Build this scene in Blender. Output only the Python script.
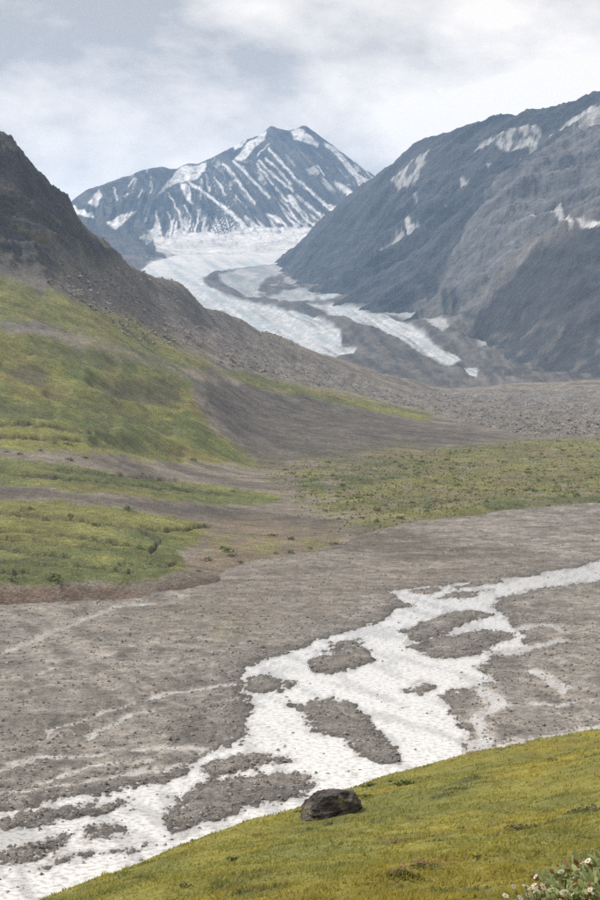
import bpy, math
import numpy as np
from mathutils import Vector, Matrix

for o in list(bpy.data.objects):
    bpy.data.objects.remove(o)
SC = bpy.context.scene
COL = SC.collection
RNG = np.random.default_rng(7)

# ------------------------------------------------------------------ camera
HC = 50.0                     # eye height over the river flat, metres
FPX = 1800.0                  # focal length in pixels of the 600x900 photograph
TH = math.atan(0.05)          # camera looks slightly down
cd = bpy.data.cameras.new('camera')
cam = bpy.data.objects.new('camera', cd)
COL.objects.link(cam)
cam.location = (0, 0, HC)
cam.rotation_euler = (math.pi / 2 - TH, 0, 0)
cd.sensor_fit = 'VERTICAL'
cd.sensor_height = 36.0
cd.sensor_width = 24.0
cd.lens = 36.0 * FPX / 900.0
cd.clip_start = 0.1
cd.clip_end = 120000
SC.camera = cam
CT, ST = math.cos(TH), math.sin(TH)

# ------------------------------------------------------------------ sky, sun, exposure
SUN_EL, SUN_AZ = math.radians(45), math.radians(-55)     # azimuth from +Y, negative = left
W = bpy.data.worlds.new('World')
SC.world = W
W.use_nodes = True
nt = W.node_tree
nt.nodes.clear()
def N(nt, t, **kw):
    n = nt.nodes.new(t)
    for k, v in kw.items():
        setattr(n, k, v)
    return n
out = N(nt, 'ShaderNodeOutputWorld')
bg = N(nt, 'ShaderNodeBackground'); bg.inputs['Strength'].default_value = 0.1
sky = N(nt, 'ShaderNodeTexSky', sky_type='NISHITA')
sky.sun_disc = False
sky.sun_elevation = SUN_EL
sky.sun_rotation = SUN_AZ
sky.air_density = 1.0; sky.dust_density = 2.0
tc = N(nt, 'ShaderNodeTexCoord')
mp = N(nt, 'ShaderNodeMapping'); mp.inputs['Scale'].default_value = (1.0, 1.0, 1.8)
mp.inputs['Location'].default_value = (5.5, 1.1, 2.235)
n1 = N(nt, 'ShaderNodeTexNoise'); n1.inputs['Scale'].default_value = 6.2; n1.inputs['Detail'].default_value = 9; n1.inputs['Roughness'].default_value = 0.56; n1.inputs['Distortion'].default_value = 0.15
r1 = N(nt, 'ShaderNodeValToRGB')
r1.color_ramp.elements[0].position = 0.40; r1.color_ramp.elements[0].color = (5.1, 4.7, 4.35, 1)
r1.color_ramp.elements[1].position = 0.60; r1.color_ramp.elements[1].color = (12.0, 10.8, 9.5, 1)
e = r1.color_ramp.elements.new(0.5); e.color = (9.0, 8.15, 7.3, 1)
n2 = N(nt, 'ShaderNodeTexNoise'); n2.inputs['Scale'].default_value = 2.1; n2.inputs['Detail'].default_value = 5
r2 = N(nt, 'ShaderNodeValToRGB')
r2.color_ramp.elements[0].position = 0.3; r2.color_ramp.elements[0].color = (0.92, 0.92, 0.92, 1)
r2.color_ramp.elements[1].position = 0.55; r2.color_ramp.elements[1].color = (1, 1, 1, 1)
mx = N(nt, 'ShaderNodeMix', data_type='RGBA')
L = nt.links.new
L(tc.outputs['Generated'], mp.inputs['Vector'])
L(mp.outputs[0], n1.inputs['Vector']); L(mp.outputs[0], n2.inputs['Vector'])
L(n1.outputs['Fac'], r1.inputs[0]); L(n2.outputs['Fac'], r2.inputs[0])
L(r2.outputs[0], mx.inputs['Factor']); L(sky.outputs[0], mx.inputs[6]); L(r1.outputs[0], mx.inputs[7])
sx = N(nt, 'ShaderNodeSeparateXYZ'); L(tc.outputs['Generated'], sx.inputs[0])
hz = N(nt, 'ShaderNodeMapRange'); hz.inputs[1].default_value = 0.04; hz.inputs[2].default_value = 0.24; hz.inputs[3].default_value = 1.2; hz.inputs[4].default_value = 0.86
L(sx.outputs['Z'], hz.inputs[0])                 # overcast is brighter towards the horizon
vs = N(nt, 'ShaderNodeVectorMath', operation='SCALE'); L(mx.outputs[2], vs.inputs[0]); L(hz.outputs[0], vs.inputs['Scale'])
L(vs.outputs[0], bg.inputs['Color']); L(bg.outputs[0], out.inputs['Surface'])

sd = bpy.data.lights.new('sun', 'SUN')
sd.energy = 3.8
sd.angle = math.radians(3)
sd.color = (1.0, 0.95, 0.87)
sun = bpy.data.objects.new('sun', sd)
COL.objects.link(sun)
sdir = Vector((math.sin(SUN_AZ) * math.cos(SUN_EL), math.cos(SUN_AZ) * math.cos(SUN_EL), math.sin(SUN_EL)))
sun.rotation_euler = (-sdir).to_track_quat('-Z', 'Y').to_euler()
sun.location = (0, 0, 3000)

SC.view_settings.view_transform = 'Standard'
SC.view_settings.look = 'None'
SC.view_settings.gamma = 1
SC.view_settings.exposure = 0.25
SC.cycles.use_denoising = False
SC.cycles.max_bounces = 6
SC.cycles.volume_bounces = 1
SC.cycles.sample_clamp_indirect = 4

# ------------------------------------------------------------------ maths helpers
def ray(px, py):
    px = np.asarray(px, float); py = np.asarray(py, float)
    u = (px - 300) / FPX; v = (450 - py) / FPX
    dy = CT + v * ST; dz = -ST + v * CT
    return u / dy, dz / dy                       # X and Z per unit of Y
def at(px, py, Y):                               # point on that ray at ground distance Y
    a, b = ray(px, py)
    return np.stack([a * Y, np.asarray(Y, float) + 0 * a, HC + b * Y], -1)
def on(px, py, z=0.0):                           # point on that ray at height z
    a, b = ray(px, py)
    Y = (z - HC) / b
    return np.stack([a * Y, Y, 0 * Y + z], -1)
def proj(P):
    x, y, z = P[..., 0], P[..., 1], P[..., 2] - HC
    f = y * CT - z * ST; up = y * ST + z * CT
    return np.stack([300 + FPX * x / f, 450 - FPX * up / f], -1)

def _hash(i, j, s):
    h = (i.astype(np.int64) * 374761393 + j.astype(np.int64) * 668265263 + s * 1442695041) & 0xffffffff
    h = ((h ^ (h >> 13)) * 1274126177) & 0xffffffff
    return ((h ^ (h >> 16)) & 0xffff) / 65535.0 * 2 * np.pi
def noise(x, y, s=0):
    xi = np.floor(x); yi = np.floor(y)
    fx = x - xi; fy = y - yi
    u = fx * fx * fx * (fx * (fx * 6 - 15) + 10); v = fy * fy * fy * (fy * (fy * 6 - 15) + 10)
    def g(a, b):
        h = _hash(xi + a, yi + b, s)
        return np.cos(h) * (fx - a) + np.sin(h) * (fy - b)
    p = g(0, 0) * (1 - u) + g(1, 0) * u
    q = g(0, 1) * (1 - u) + g(1, 1) * u
    return (p * (1 - v) + q * v) * 1.5
def fbm(x, y, o=5, s=0, gain=0.5):
    r = 0; a = 1.0
    for k in range(o):
        r = r + a * noise(x, y, s + k); x = x * 2.03 + 11.3; y = y * 2.03 - 7.1; a *= gain
    return r
def ridged(x, y, o=5, s=0, gain=0.5):
    r = 0; a = 1.0
    for k in range(o):
        r = r + a * (1 - 2 * np.abs(noise(x, y, s + k))); x = x * 2.07 + 5.3; y = y * 2.07 - 3.1; a *= gain
    return r
def ss(a, b, x):
    t = np.clip((x - a) / (b - a), 0, 1)
    return t * t * (3 - 2 * t)
def seg_dist(P, A, B):
    d = B - A; w = P - A
    t = np.clip((w @ d) / max(d @ d, 1e-9), 0, 1)
    q = w - t[:, None] * d
    return q[:, 0] ** 2 + q[:, 1] ** 2
def line_dist(pts, P):
    pts = np.asarray(pts, float)
    r = np.full(len(P), 1e18)
    for a, b in zip(pts[:-1], pts[1:]):
        r = np.minimum(r, seg_dist(P, a, b))
    return np.sqrt(r)
def sdf(poly, P):                                # signed distance, positive inside
    poly = np.asarray(poly, float)
    d2 = np.full(len(P), 1e18); ins = np.zeros(len(P), bool)
    n = len(poly)
    for i in range(n):
        a, b = poly[i], poly[(i + 1) % n]
        d2 = np.minimum(d2, seg_dist(P, a, b))
        c = (a[1] > P[:, 1]) != (b[1] > P[:, 1])
        if b[1] != a[1]:
            ins ^= c & (P[:, 0] < (b[0] - a[0]) * (P[:, 1] - a[1]) / (b[1] - a[1]) + a[0])
    return np.where(ins, 1, -1) * np.sqrt(d2)
def rbf(C, z, Q, c=0.05):                        # multiquadric interpolation of scattered heights
    C = np.asarray(C, float); z = np.asarray(z, float)
    n = len(C)
    A = np.sqrt(((C[:, None] - C[None]) ** 2).sum(-1) + c * c)
    M = np.zeros((n + 3, n + 3)); M[:n, :n] = A - 1e-4 * np.eye(n)
    M[:n, n] = 1; M[:n, n + 1:] = C; M[n, :n] = 1; M[n + 1:, :n] = C.T
    w = np.linalg.lstsq(M, np.concatenate([z, [0, 0, 0]]), rcond=None)[0]
    r = np.empty(len(Q))
    for s in range(0, len(Q), 20000):
        q = Q[s:s + 20000]
        d2 = (q ** 2).sum(1)[:, None] + (C ** 2).sum(1)[None] - 2 * q @ C.T
        r[s:s + 20000] = np.sqrt(np.maximum(d2, 0) + c * c) @ w[:n] + w[n] + q @ w[n + 1:]
    return r

# ------------------------------------------------------------------ object helpers
def tag(o, label=None, cat=None, group=None, kind=None):
    if label: o['label'] = label
    if cat: o['category'] = cat
    if group: o['group'] = group
    if kind: o['kind'] = kind
    return o
def mesh_np(name, V, F, mat, col=None, smooth=True):
    V = np.asarray(V, np.float32); F = np.asarray(F, np.int32)
    me = bpy.data.meshes.new(name)
    k = F.shape[1]
    me.vertices.add(len(V)); me.vertices.foreach_set('co', V.ravel())
    me.loops.add(F.size); me.loops.foreach_set('vertex_index', F.ravel())
    me.polygons.add(len(F))
    me.polygons.foreach_set('loop_start', np.arange(0, F.size, k, dtype=np.int32))
    me.polygons.foreach_set('use_smooth', np.full(len(F), smooth))
    if col is not None:
        a = me.attributes.new('col', 'FLOAT_COLOR', 'POINT')
        c4 = np.ones((len(V), 4), np.float32); c4[:, :3] = col
        a.data.foreach_set('color', c4.ravel())
    me.update(calc_edges=True)
    if mat: me.materials.append(mat)
    return me
def link(name, me, parent=None, loc=None):
    o = bpy.data.objects.new(name, me)
    COL.objects.link(o)
    if parent: o.parent = parent
    if loc is not None: o.location = loc
    return o
def grid(tx, Y):                                 # fan-shaped grid: columns X/Y, rows Y
    T, D = np.meshgrid(tx, Y)
    X = T * D
    nr, nc = T.shape
    i = (np.arange(nr - 1)[:, None] * nc + np.arange(nc - 1)[None]).ravel()
    F = np.stack([i, i + 1, i + nc + 1, i + nc], 1)
    return X.ravel(), D.ravel(), F
def submesh(V, F, keep, col):
    F = F[keep]
    used = np.unique(F)
    m = np.full(len(V), -1); m[used] = np.arange(len(used))
    return V[used], m[F], col[used]

# ------------------------------------------------------------------ materials
def surf_mat(name, scales, bump, rough=0.95, var=0.35, dist=0.3, spec=0.2):
    """albedo from the baked point colours, times procedural grain, with fine bump"""
    m = bpy.data.materials.new(name); m.use_nodes = True
    t = m.node_tree; p = t.nodes['Principled BSDF']
    p.inputs['Roughness'].default_value = rough
    p.inputs['Specular IOR Level'].default_value = spec
    at_ = N(t, 'ShaderNodeAttribute'); at_.attribute_name = 'col'
    geo = N(t, 'ShaderNodeNewGeometry')
    prev = at_.outputs['Color']; h = None
    for sc in scales:
        no = N(t, 'ShaderNodeTexNoise'); no.inputs['Scale'].default_value = sc; no.inputs['Detail'].default_value = 4; no.inputs['Roughness'].default_value = 0.6
        t.links.new(geo.outputs['Position'], no.inputs['Vector'])
        mr = N(t, 'ShaderNodeMapRange'); mr.inputs[1].default_value = 0.3; mr.inputs[2].default_value = 0.7
        mr.inputs[3].default_value = 1 - var; mr.inputs[4].default_value = 1 + var
        t.links.new(no.outputs['Fac'], mr.inputs[0])
        mu = N(t, 'ShaderNodeVectorMath', operation='SCALE')
        t.links.new(prev, mu.inputs[0]); t.links.new(mr.outputs[0], mu.inputs['Scale'])
        prev = mu.outputs[0]; h = no.outputs['Fac']
    t.links.new(prev, p.inputs['Base Color'])
    b = N(t, 'ShaderNodeBump'); b.inputs['Strength'].default_value = bump; b.inputs['Distance'].default_value = dist
    t.links.new(h, b.inputs['Height']); t.links.new(b.outputs[0], p.inputs['Normal'])
    return m
def plain_mat(name, c, rough=0.8, var=0.25, scale=8.0, spec=0.3, attr=False, trans=0.0):
    m = bpy.data.materials.new(name); m.use_nodes = True
    t = m.node_tree; p = t.nodes['Principled BSDF']
    p.inputs['Roughness'].default_value = rough; p.inputs['Specular IOR Level'].default_value = spec
    no = N(t, 'ShaderNodeTexNoise'); no.inputs['Scale'].default_value = scale; no.inputs['Detail'].default_value = 5
    geo = N(t, 'ShaderNodeNewGeometry')
    t.links.new(geo.outputs['Position'], no.inputs['Vector'])
    mr = N(t, 'ShaderNodeMapRange'); mr.inputs[1].default_value = 0.3; mr.inputs[2].default_value = 0.7
    mr.inputs[3].default_value = 1 - var; mr.inputs[4].default_value = 1 + var
    t.links.new(no.outputs['Fac'], mr.inputs[0])
    mu = N(t, 'ShaderNodeVectorMath', operation='SCALE')
    if attr:
        a = N(t, 'ShaderNodeAttribute'); a.attribute_name = 'col'
        t.links.new(a.outputs['Color'], mu.inputs[0])
    else:
        mu.inputs[0].default_value = c
    t.links.new(mr.outputs[0], mu.inputs['Scale'])
    t.links.new(mu.outputs[0], p.inputs['Base Color'])
    if trans:
        tr = N(t, 'ShaderNodeBsdfTranslucent'); t.links.new(mu.outputs[0], tr.inputs['Color'])
        ms = N(t, 'ShaderNodeMixShader'); ms.inputs[0].default_value = trans
        t.links.new(p.outputs[0], ms.inputs[1]); t.links.new(tr.outputs[0], ms.inputs[2])
        t.links.new(ms.outputs[0], t.nodes['Material Output'].inputs['Surface'])
    return m
M_hill = surf_mat('tundra_hillside', (0.06, 0.35, 1.4), 1.0, dist=1.1, var=0.30)
M_mor = surf_mat('moraine_rubble', (0.05, 0.3, 0.8), 1.0, dist=2.0, var=0.3)
M_bed = surf_mat('river_gravel', (0.25, 0.9, 3.0), 1.0, dist=0.3, var=0.33)
M_rock = surf_mat('mountain_rock', (0.008, 0.06), 0.8, dist=7, var=0.24)
M_ice = surf_mat('glacier_ice', (0.012, 0.06), 0.5, rough=0.7, dist=5, var=0.12)
M_fore = surf_mat('tundra_turf', (1.3, 14.0), 0.8, dist=0.06, var=0.25)

def lerp(a, b, t):
    return a + (np.asarray(b) - a) * t[:, None]
def jit(P, amp, sc, s):                          # ragged polygon edges
    return P + amp * np.stack([fbm(P[:, 0] / sc, P[:, 1] / sc, 4, s), 0.6 * fbm(P[:, 0] / sc, P[:, 1] / sc, 4, s + 50)], 1)

# ================================================================== SETTING
# ---- base ground far below everything, out to the horizon
gx = np.array([[-40000, -20000, -6], [40000, -20000, -6], [40000, 60000, -6], [-40000, 60000, -6]], float)
o = link('ground', mesh_np('ground', gx, [[0, 1, 2, 3]], M_bed, np.tile([0.2, 0.18, 0.16], (4, 1)), False))
tag(o, 'broad grey gravel ground under the whole valley', 'ground', kind='structure')

# ---- river flat: gravel bed with braided channels cut below the water level
FOOT = [(-90, 618), (-40, 615), (0, 611), (60, 607), (120, 601), (175, 595), (212, 588), (232, 572), (270, 563), (310, 557), (345, 547), (385, 533), (425, 525), (470, 520), (520, 513), (600, 507), (680, 502)]
_fx = np.array([on(x, y, 0.0) for x, y in FOOT])
foot_Y = lambda x, y: np.interp(x / y, _fx[:, 0] / _fx[:, 1], _fx[:, 1])
WATER = [
    [(700, 545), (600, 560), (560, 571), (520, 577), (470, 581), (420, 587), (391, 591), (399, 600), (412, 605), (375, 621), (345, 632), (315, 640),
     (292, 652), (262, 660), (236, 669), (243, 680), (240, 695), (250, 707), (242, 720), (250, 734), (220, 745), (200, 752), (187, 765), (165, 782),
     (100, 795), (35, 805), (0, 813), (-80, 835), (-80, 905), (0, 920), (80, 900), (200, 870), (300, 835), (400, 795), (450, 770), (470, 757), (460, 730), (442, 697), (470, 689),
     (485, 686), (482, 672), (500, 655), (525, 647), (527, 636), (515, 625), (492, 609), (500, 600), (520, 592), (560, 586), (600, 580), (700, 562)],
]
ISLAND = [
    [(310, 661), (325, 654), (362, 643), (375, 660), (347, 671), (320, 670)],
    [(322, 650), (345, 641), (364, 639), (350, 645), (330, 651)],
    [(296, 707), (322, 698), (350, 702), (368, 716), (385, 733), (400, 748), (399, 762), (382, 766), (355, 752), (330, 740), (310, 731), (297, 722), (305, 714)],
    [(402, 632), (425, 622), (465, 609), (492, 615), (470, 624), (445, 633), (425, 640), (410, 640)],
    [(412, 645), (440, 638), (470, 632), (500, 630), (516, 634), (510, 641), (497, 643), (495, 655), (450, 659), (417, 655)],
    [(410, 690), (422, 682), (434, 686), (420, 693)],
    [(250, 680), (276, 675), (293, 683), (270, 693), (250, 692)],
    [(203, 764), (235, 753), (280, 757), (294, 760), (270, 767), (205, 778)],
    [(155, 822), (185, 801), (176, 792), (205, 783), (260, 776), (300, 771), (322, 779), (300, 793), (250, 807), (220, 819), (190, 830), (160, 829)],
    [(85, 834), (98, 827), (120, 824), (124, 834), (105, 841), (90, 840)],
    [(-60, 838), (0, 820), (60, 808), (110, 801), (138, 798), (125, 806), (80, 816), (40, 825), (0, 834), (-60, 850)],
    [(-20, 862), (0, 850), (28, 846), (55, 837), (76, 838), (70, 845), (40, 855), (10, 862)],
    [(34, 868), (60, 860), (90, 852), (120, 848), (146, 843), (140, 849), (85, 860)],
    [(412, 592), (435, 587), (446, 590), (430, 594)],
    [(450, 586), (500, 579), (502, 583), (462, 588)],
    [(445, 599), (462, 593), (490, 590), (475, 596)],
    [(444, 700), (482, 690), (478, 705), (460, 712), (452, 716)],
    [(453, 720), (470, 712), (497, 712), (478, 722), (458, 730)],
]
EXTRA = [  # thin side channels and wet rills: polyline, half width in px (vertical scale follows perspective)
    ([(0, 652), (35, 640), (75, 625), (110, 607), (150, 603)], 1.3), ([(515, 628), (545, 625), (565, 632)], 1.0), ([(500, 655), (525, 648), (560, 642)], 1.2),
    ([(-20, 800), (60, 786), (130, 774), (180, 762)], 0.8), ([(85, 738), (110, 727), (128, 716), (150, 712)], 0.9), ([(150, 700), (190, 690), (238, 684)], 0.8), ([(40, 782), (90, 768), (150, 762)], 1.0), ([(-20, 772), (20, 764), (45, 758)], 1.2),
    ([(543, 672), (556, 682), (560, 690)], 2.5), ([(530, 702), (560, 705), (580, 700)], 1.2), ([(468, 742), (500, 747), (560, 735), (600, 728)], 1.6),
    ([(485, 690), (492, 700), (480, 715), (486, 730), (476, 748)], 3.0), ([(0, 765), (60, 757), (130, 752), (190, 748)], 0.9), ([(30, 742), (80, 720), (130, 705)], 0.5),
]
Yb = 1 / np.linspace(1 / 118.0, 1 / 720.0, 430)
X, Y, F = grid(np.linspace(-0.215, 0.205, 640), Yb)
PW = np.stack([X, Y], 1)
def floor_xy(poly):
    q = on(*np.array(poly, float).T); return q[:, :2]
Pj = PW + np.stack([fbm(X / 9, Y / 14, 5, 3, 0.6) * 1.5, fbm(X / 9, Y / 14, 5, 23, 0.6) * 2.6], 1)
# distances are measured with depth squeezed, the way a bank line is drawn out along the flow
SQ = np.array([1.0, 0.45])
s = np.full(len(PW), -1e9)
for p in WATER: s = np.maximum(s, sdf(floor_xy(p) * SQ, Pj * SQ))
for p in ISLAND: s = np.minimum(s, -sdf(floor_xy(p) * SQ, Pj * SQ))
s = s + 0.3 * ss(260, 190, Y)
wide = np.zeros(len(PW)); silt = np.zeros(len(PW)); cut = np.zeros(len(PW))
for p, w in EXTRA:
    w = w * 2.6; d = line_dist(floor_xy(p) * SQ, Pj * SQ) / (Y / FPX)
    wide = np.maximum(wide, ss(w * 9 + 4, w * 2, d))
    cut = np.maximum(cut, ss(w * 1.5 + 0.6, w * 0.5, d))
    silt = np.maximum(silt, ss(w * 3, w * 0.8, d) * 0.85)
DRY = [([(0, 690), (60, 670), (130, 650), (235, 635)], 3), ([(0, 780), (90, 765), (180, 752)], 4), ([(0, 765), (150, 750)], 3), ([(190, 712), (240, 700)], 2.5), ([(560, 660), (580, 690), (590, 720)], 5),
       ([(60, 660), (150, 668), (235, 650)], 1.5), ([(545, 680), (570, 700), (575, 720)], 4)]
for p, w in DRY:
    d = line_dist(floor_xy(p) * SQ, Pj * SQ) / (Y / FPX)
    silt = np.maximum(silt, ss(w * 1.6, 0, d) * 0.55)
relief = fbm(X / 7, Y / 16, 5, 61, 0.55)
edge = np.exp(-(s / 2.2) ** 2)
z = np.where(s > 0, 0.75, 0.42) * np.tanh(-s / 2.6) + 0.07 + 0.13 * relief + (0.06 + 0.15 * edge) * fbm(X / 1.1, Y / 2.6, 4, 71, 0.6)
# old shallow braids in the dry gravel
braid = 1 - ss(0.0, 0.22, np.abs(fbm((X + 0.55 * Y) / 16, (Y - 0.6 * X) / 60, 3, 81)))
z += 0.008 * np.clip(-s - 2, 0, 60)
z -= 0.15 * braid * (s < -1) * (1 - cut)
z = np.where(z > 0, z * (1 - 0.8 * wide), z)               # shallow swales along the side channels
z -= (z + 0.07) * ss(0.1, 0.7, cut) * ss(-0.75, -0.25, fbm(X / 4, Y / 9, 4, 75))
z = z - 3.0 * ss(1.015, 1.05, Y / foot_Y(X, Y))      # runs in under the banks
V = np.stack([X, Y, z], 1)
BV, BS, BSILT = V, s, silt
pp = proj(V)
c = np.tile([0.222, 0.207, 0.190], (len(V), 1))
c = lerp(c, [0.155, 0.143, 0.131], ss(-0.35, 0.45, fbm(X / 9, Y / 14, 5, 91, 0.6)))
c = lerp(c, [0.30, 0.27, 0.24], 0.6 * ss(0.1, 0.6, fbm((X + 0.5 * Y) / 5, (Y - 0.5 * X) / 40, 5, 93, 0.6)))             # darker cobble patches
c = lerp(c, [0.155, 0.148, 0.140], ss(-6, -0.3, s) * 0.7)
c = lerp(c, [0.075, 0.071, 0.067], ss(-1.0, -0.2, s) * 0.5)                                  # wet dark cobbles by the channel
c = lerp(c, [0.40, 0.375, 0.345], np.clip(silt + 0.35 * braid * ss(0.0, 0.4, fbm(X / 25, Y / 60, 3, 95)), 0, 1) * ss(-0.6, 0.2, fbm(X / 3, Y / 6, 4, 97)))
c = lerp(c, [0.36, 0.345, 0.325], cut * 0.8)
pj = jit(pp, 8, 30, 101)
c = lerp(c, [0.195, 0.174, 0.152], ss(-8, 10, sdf([(200, 560), (330, 545), (420, 528), (540, 548), (560, 570), (400, 590), (250, 640), (60, 625), (190, 600)], pj)) * 0.75)
c = lerp(c, [0.105, 0.090, 0.075], ss(-5, 5, sdf([(300, 528), (380, 528), (480, 545), (540, 552), (470, 560), (380, 556), (300, 545)], pj)) * 0.7)
strk = fbm((X + 1.2 * Y) / 60, (Y - 0.35 * X) / 9, 5, 105, 0.6)
c = lerp(c, [0.12, 0.104, 0.09], 0.6 * ss(0.1, 0.6, strk) * ss(330, 420, Y))
c = lerp(c, [0.28, 0.245, 0.21], 0.5 * ss(0.15, 0.6, -strk) * ss(330, 420, Y))
c = lerp(c, [0.13, 0.13, 0.05], ss(-6, 8, sdf([(195, 615), (245, 605), (250, 630), (220, 645)], pj)) * 0.35 * ss(-0.1, 0.3, fbm(X / 4, Y / 6, 4, 111)))
o = link('river_flat', mesh_np('river_flat', V, F, M_bed, c))
tag(o, 'wide grey-brown gravel river flat between the hills', 'gravel flat', kind='structure')

# ---- water sheet
mw = bpy.data.materials.new('silty_meltwater'); mw.use_nodes = True
t = mw.node_tree; p = t.nodes['Principled BSDF']
p.inputs['Roughness'].default_value = 0.12; p.inputs['IOR'].default_value = 1.33
geo = N(t, 'ShaderNodeNewGeometry')
nm = N(t, 'ShaderNodeMapping'); nm.inputs['Scale'].default_value = (0.8, 0.8, 1.0)
nw = N(t, 'ShaderNodeTexNoise'); nw.inputs['Scale'].default_value = 1.6; nw.inputs['Detail'].default_value = 8; nw.inputs['Roughness'].default_value = 0.62
rw = N(t, 'ShaderNodeValToRGB')
rw.color_ramp.elements[0].position = 0.38; rw.color_ramp.elements[0].color = (0.62, 0.62, 0.625, 1)  # ripple shading painted as light and dark flecks in the water colour
rw.color_ramp.elements[1].position = 0.52; rw.color_ramp.elements[1].color = (1.12, 1.12, 1.12, 1)
bw = N(t, 'ShaderNodeBump'); bw.inputs['Strength'].default_value = 0.5; bw.inputs['Distance'].default_value = 0.05
t.links.new(geo.outputs['Position'], nm.inputs[0]); t.links.new(nm.outputs[0], nw.inputs['Vector'])
wa = N(t, 'ShaderNodeAttribute'); wa.attribute_name = 'col'
wm = N(t, 'ShaderNodeVectorMath', operation='MULTIPLY')
t.links.new(nw.outputs['Fac'], rw.inputs[0]); t.links.new(wa.outputs['Color'], wm.inputs[0]); t.links.new(rw.outputs[0], wm.inputs[1]); t.links.new(wm.outputs[0], p.inputs['Base Color'])
t.links.new(nw.outputs['Fac'], bw.inputs['Height']); t.links.new(bw.outputs[0], p.inputs['Normal'])
# the water takes its colour from its depth: gravel shows through the shallows
nb_r, nb_c = 430, 640
ri, ci = np.arange(0, 430, 2), np.arange(0, 640, 2)
idx = (ri[:, None] * nb_c + ci[None]).ravel()
dep = -BV[idx, 2]
Xw, Yw = BV[idx, 0], BV[idx, 1]
i = (np.arange(len(ri) - 1)[:, None] * len(ci) + np.arange(len(ci) - 1)[None]).ravel()
Fw = np.stack([i, i + 1, i + len(ci) + 1, i + len(ci)], 1)
wc = lerp(np.tile([0.33, 0.31, 0.285], (len(Xw), 1)), [0.60, 0.597, 0.587], ss(-0.02, 0.26, dep + 0.10 * fbm(Xw / 3, Yw / 8, 4, 77)))
wc = lerp(wc, [0.34, 0.337, 0.33], 0.75 * ss(0.0, 0.6, fbm((Xw + 0.4 * Yw) / 4, (Yw - 0.3 * Xw) / 26, 5, 79, 0.6)))
o = link('river', mesh_np('river', np.stack([Xw, Yw, 0 * Xw], 1), Fw, mw, wc))
tag(o, 'pale silty braided meltwater river winding through the gravel', 'river', kind='structure')

# ---- hillside, terraces, scrub flat and moraine: one surface, split into its landforms
CT_P = []
def C(px, py, Yd=None, z=None):
    q = at(px, py, float(Yd)) if Yd is not None else on(px, py, z)
    CT_P.append(q)
# bank foot and a strip in front of it that lies under the gravel
for x, y in FOOT:
    q = on(x, y, 0.0); CT_P.append(q); CT_P.append(q * np.array([0.93, 0.93, 0]) + np.array([0, 0, -3.0]))
TOPZ = {-90: 5, -40: 5, 0: 4.6, 60: 4.2, 120: 3.2, 175: 2.6, 212: 2.0, 232: 1.2, 270: 1.0, 310: 1.0, 345: 1.0, 385: 1.3, 425: 1.6, 470: 2.0, 520: 2.0, 600: 2.0, 680: 2.0}
for x, y in FOOT:
    q = on(x, y, 0.0); k = 1 + 0.012 * (1 + TOPZ[x] * 0.3); CT_P.append(np.array([q[0] * k, q[1] * k, TOPZ[x]]))
for row in [
    (-90, [(560, 395), (525, 455), (490, 525), (460, 600), (420, 680), (390, 745), (360, 810), (330, 880), (300, 950), (270, 1020), (240, 1080), (200, 1140), (150, 1200), (100, 1260), (60, 1310)]),
    (0, [(560, 400), (525, 460), (490, 530), (460, 610), (420, 700), (390, 770), (360, 840), (330, 920), (300, 1000), (270, 1080), (240, 1150), (200, 1215), (160, 1270), (136, 1310)]),
    (50, [(560, 402), (525, 465), (490, 540), (460, 620), (420, 720), (390, 800), (360, 890), (335, 960), (300, 1060), (270, 1140), (240, 1210), (210, 1300)]),
    (100, [(570, 398), (540, 440), (510, 505), (485, 575), (460, 660), (420, 760), (390, 850), (360, 930), (342, 990), (320, 1080), (300, 1170), (280, 1260), (265, 1350)]),
    (150, [(570, 405), (540, 455), (515, 515), (490, 590), (470, 690), (440, 790), (410, 870), (380, 950), (362, 1010), (345, 1110), (325, 1230), (305, 1400), (290, 1560)]),
    (200, [(570, 420), (545, 470), (520, 535), (495, 620), (475, 720), (455, 810), (430, 868), (405, 955), (385, 1035), (365, 1120), (345, 1330), (325, 1600), (312, 1780)]),
    (250, [(545, 475), (520, 555), (495, 650), (475, 760), (463, 855), (440, 930), (415, 1050), (395, 1155), (376, 1260), (362, 1500), (345, 1800), (335, 1980)]),
    (300, [(535, 510), (510, 595), (490, 675), (470, 800), (458, 890), (435, 1010), (410, 1170), (390, 1300), (383, 1380), (370, 1750), (358, 2120)]),
    (350, [(525, 535), (500, 625), (480, 725), (455, 925), (440, 1010), (415, 1190), (400, 1340), (395, 1400), (385, 1800), (376, 2320)]),
    (430, [(505, 610), (480, 735), (455, 930), (447, 1010), (435, 1090), (422, 1300), (414, 1420), (408, 1700), (398, 2200), (394, 2480)]),
    (520, [(490, 680), (465, 840), (445, 1040), (437, 1150), (425, 1330), (410, 1650), (400, 2100), (393, 2500)]),
    (600, [(485, 705), (465, 840), (445, 1040), (435, 1170), (425, 1300), (410, 1600), (400, 2050), (393, 2480)]),
    (690, [(480, 730), (455, 930), (435, 1180), (420, 1400), (400, 2050), (393, 2450)]),
]:
    for y, d in row[1]: C(row[0], y, d)
SKYL = [(15, 147, 1320), (33, 172, 1345), (45, 185, 1370), (62, 202, 1400), (75, 224, 1430), (95, 245, 1480), (120, 262, 1540), (150, 279, 1640), (175, 292, 1740), (225, 318, 1900), (275, 343, 2080), (325, 365, 2260), (380, 386, 2440)]
_s = np.array(SKYL + [(430, 394, 2490)], float); _t = np.linspace(0, len(_s) - 1, 5 * (len(_s) - 1) + 1)
SKYL = [tuple(np.interp(u_, np.arange(len(_s)), _s[:, k_]) for k_ in range(3)) for u_ in _t][:-1]
for x, y, d in SKYL:
    q = at(x, y, d); CT_P.append(q)
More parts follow.
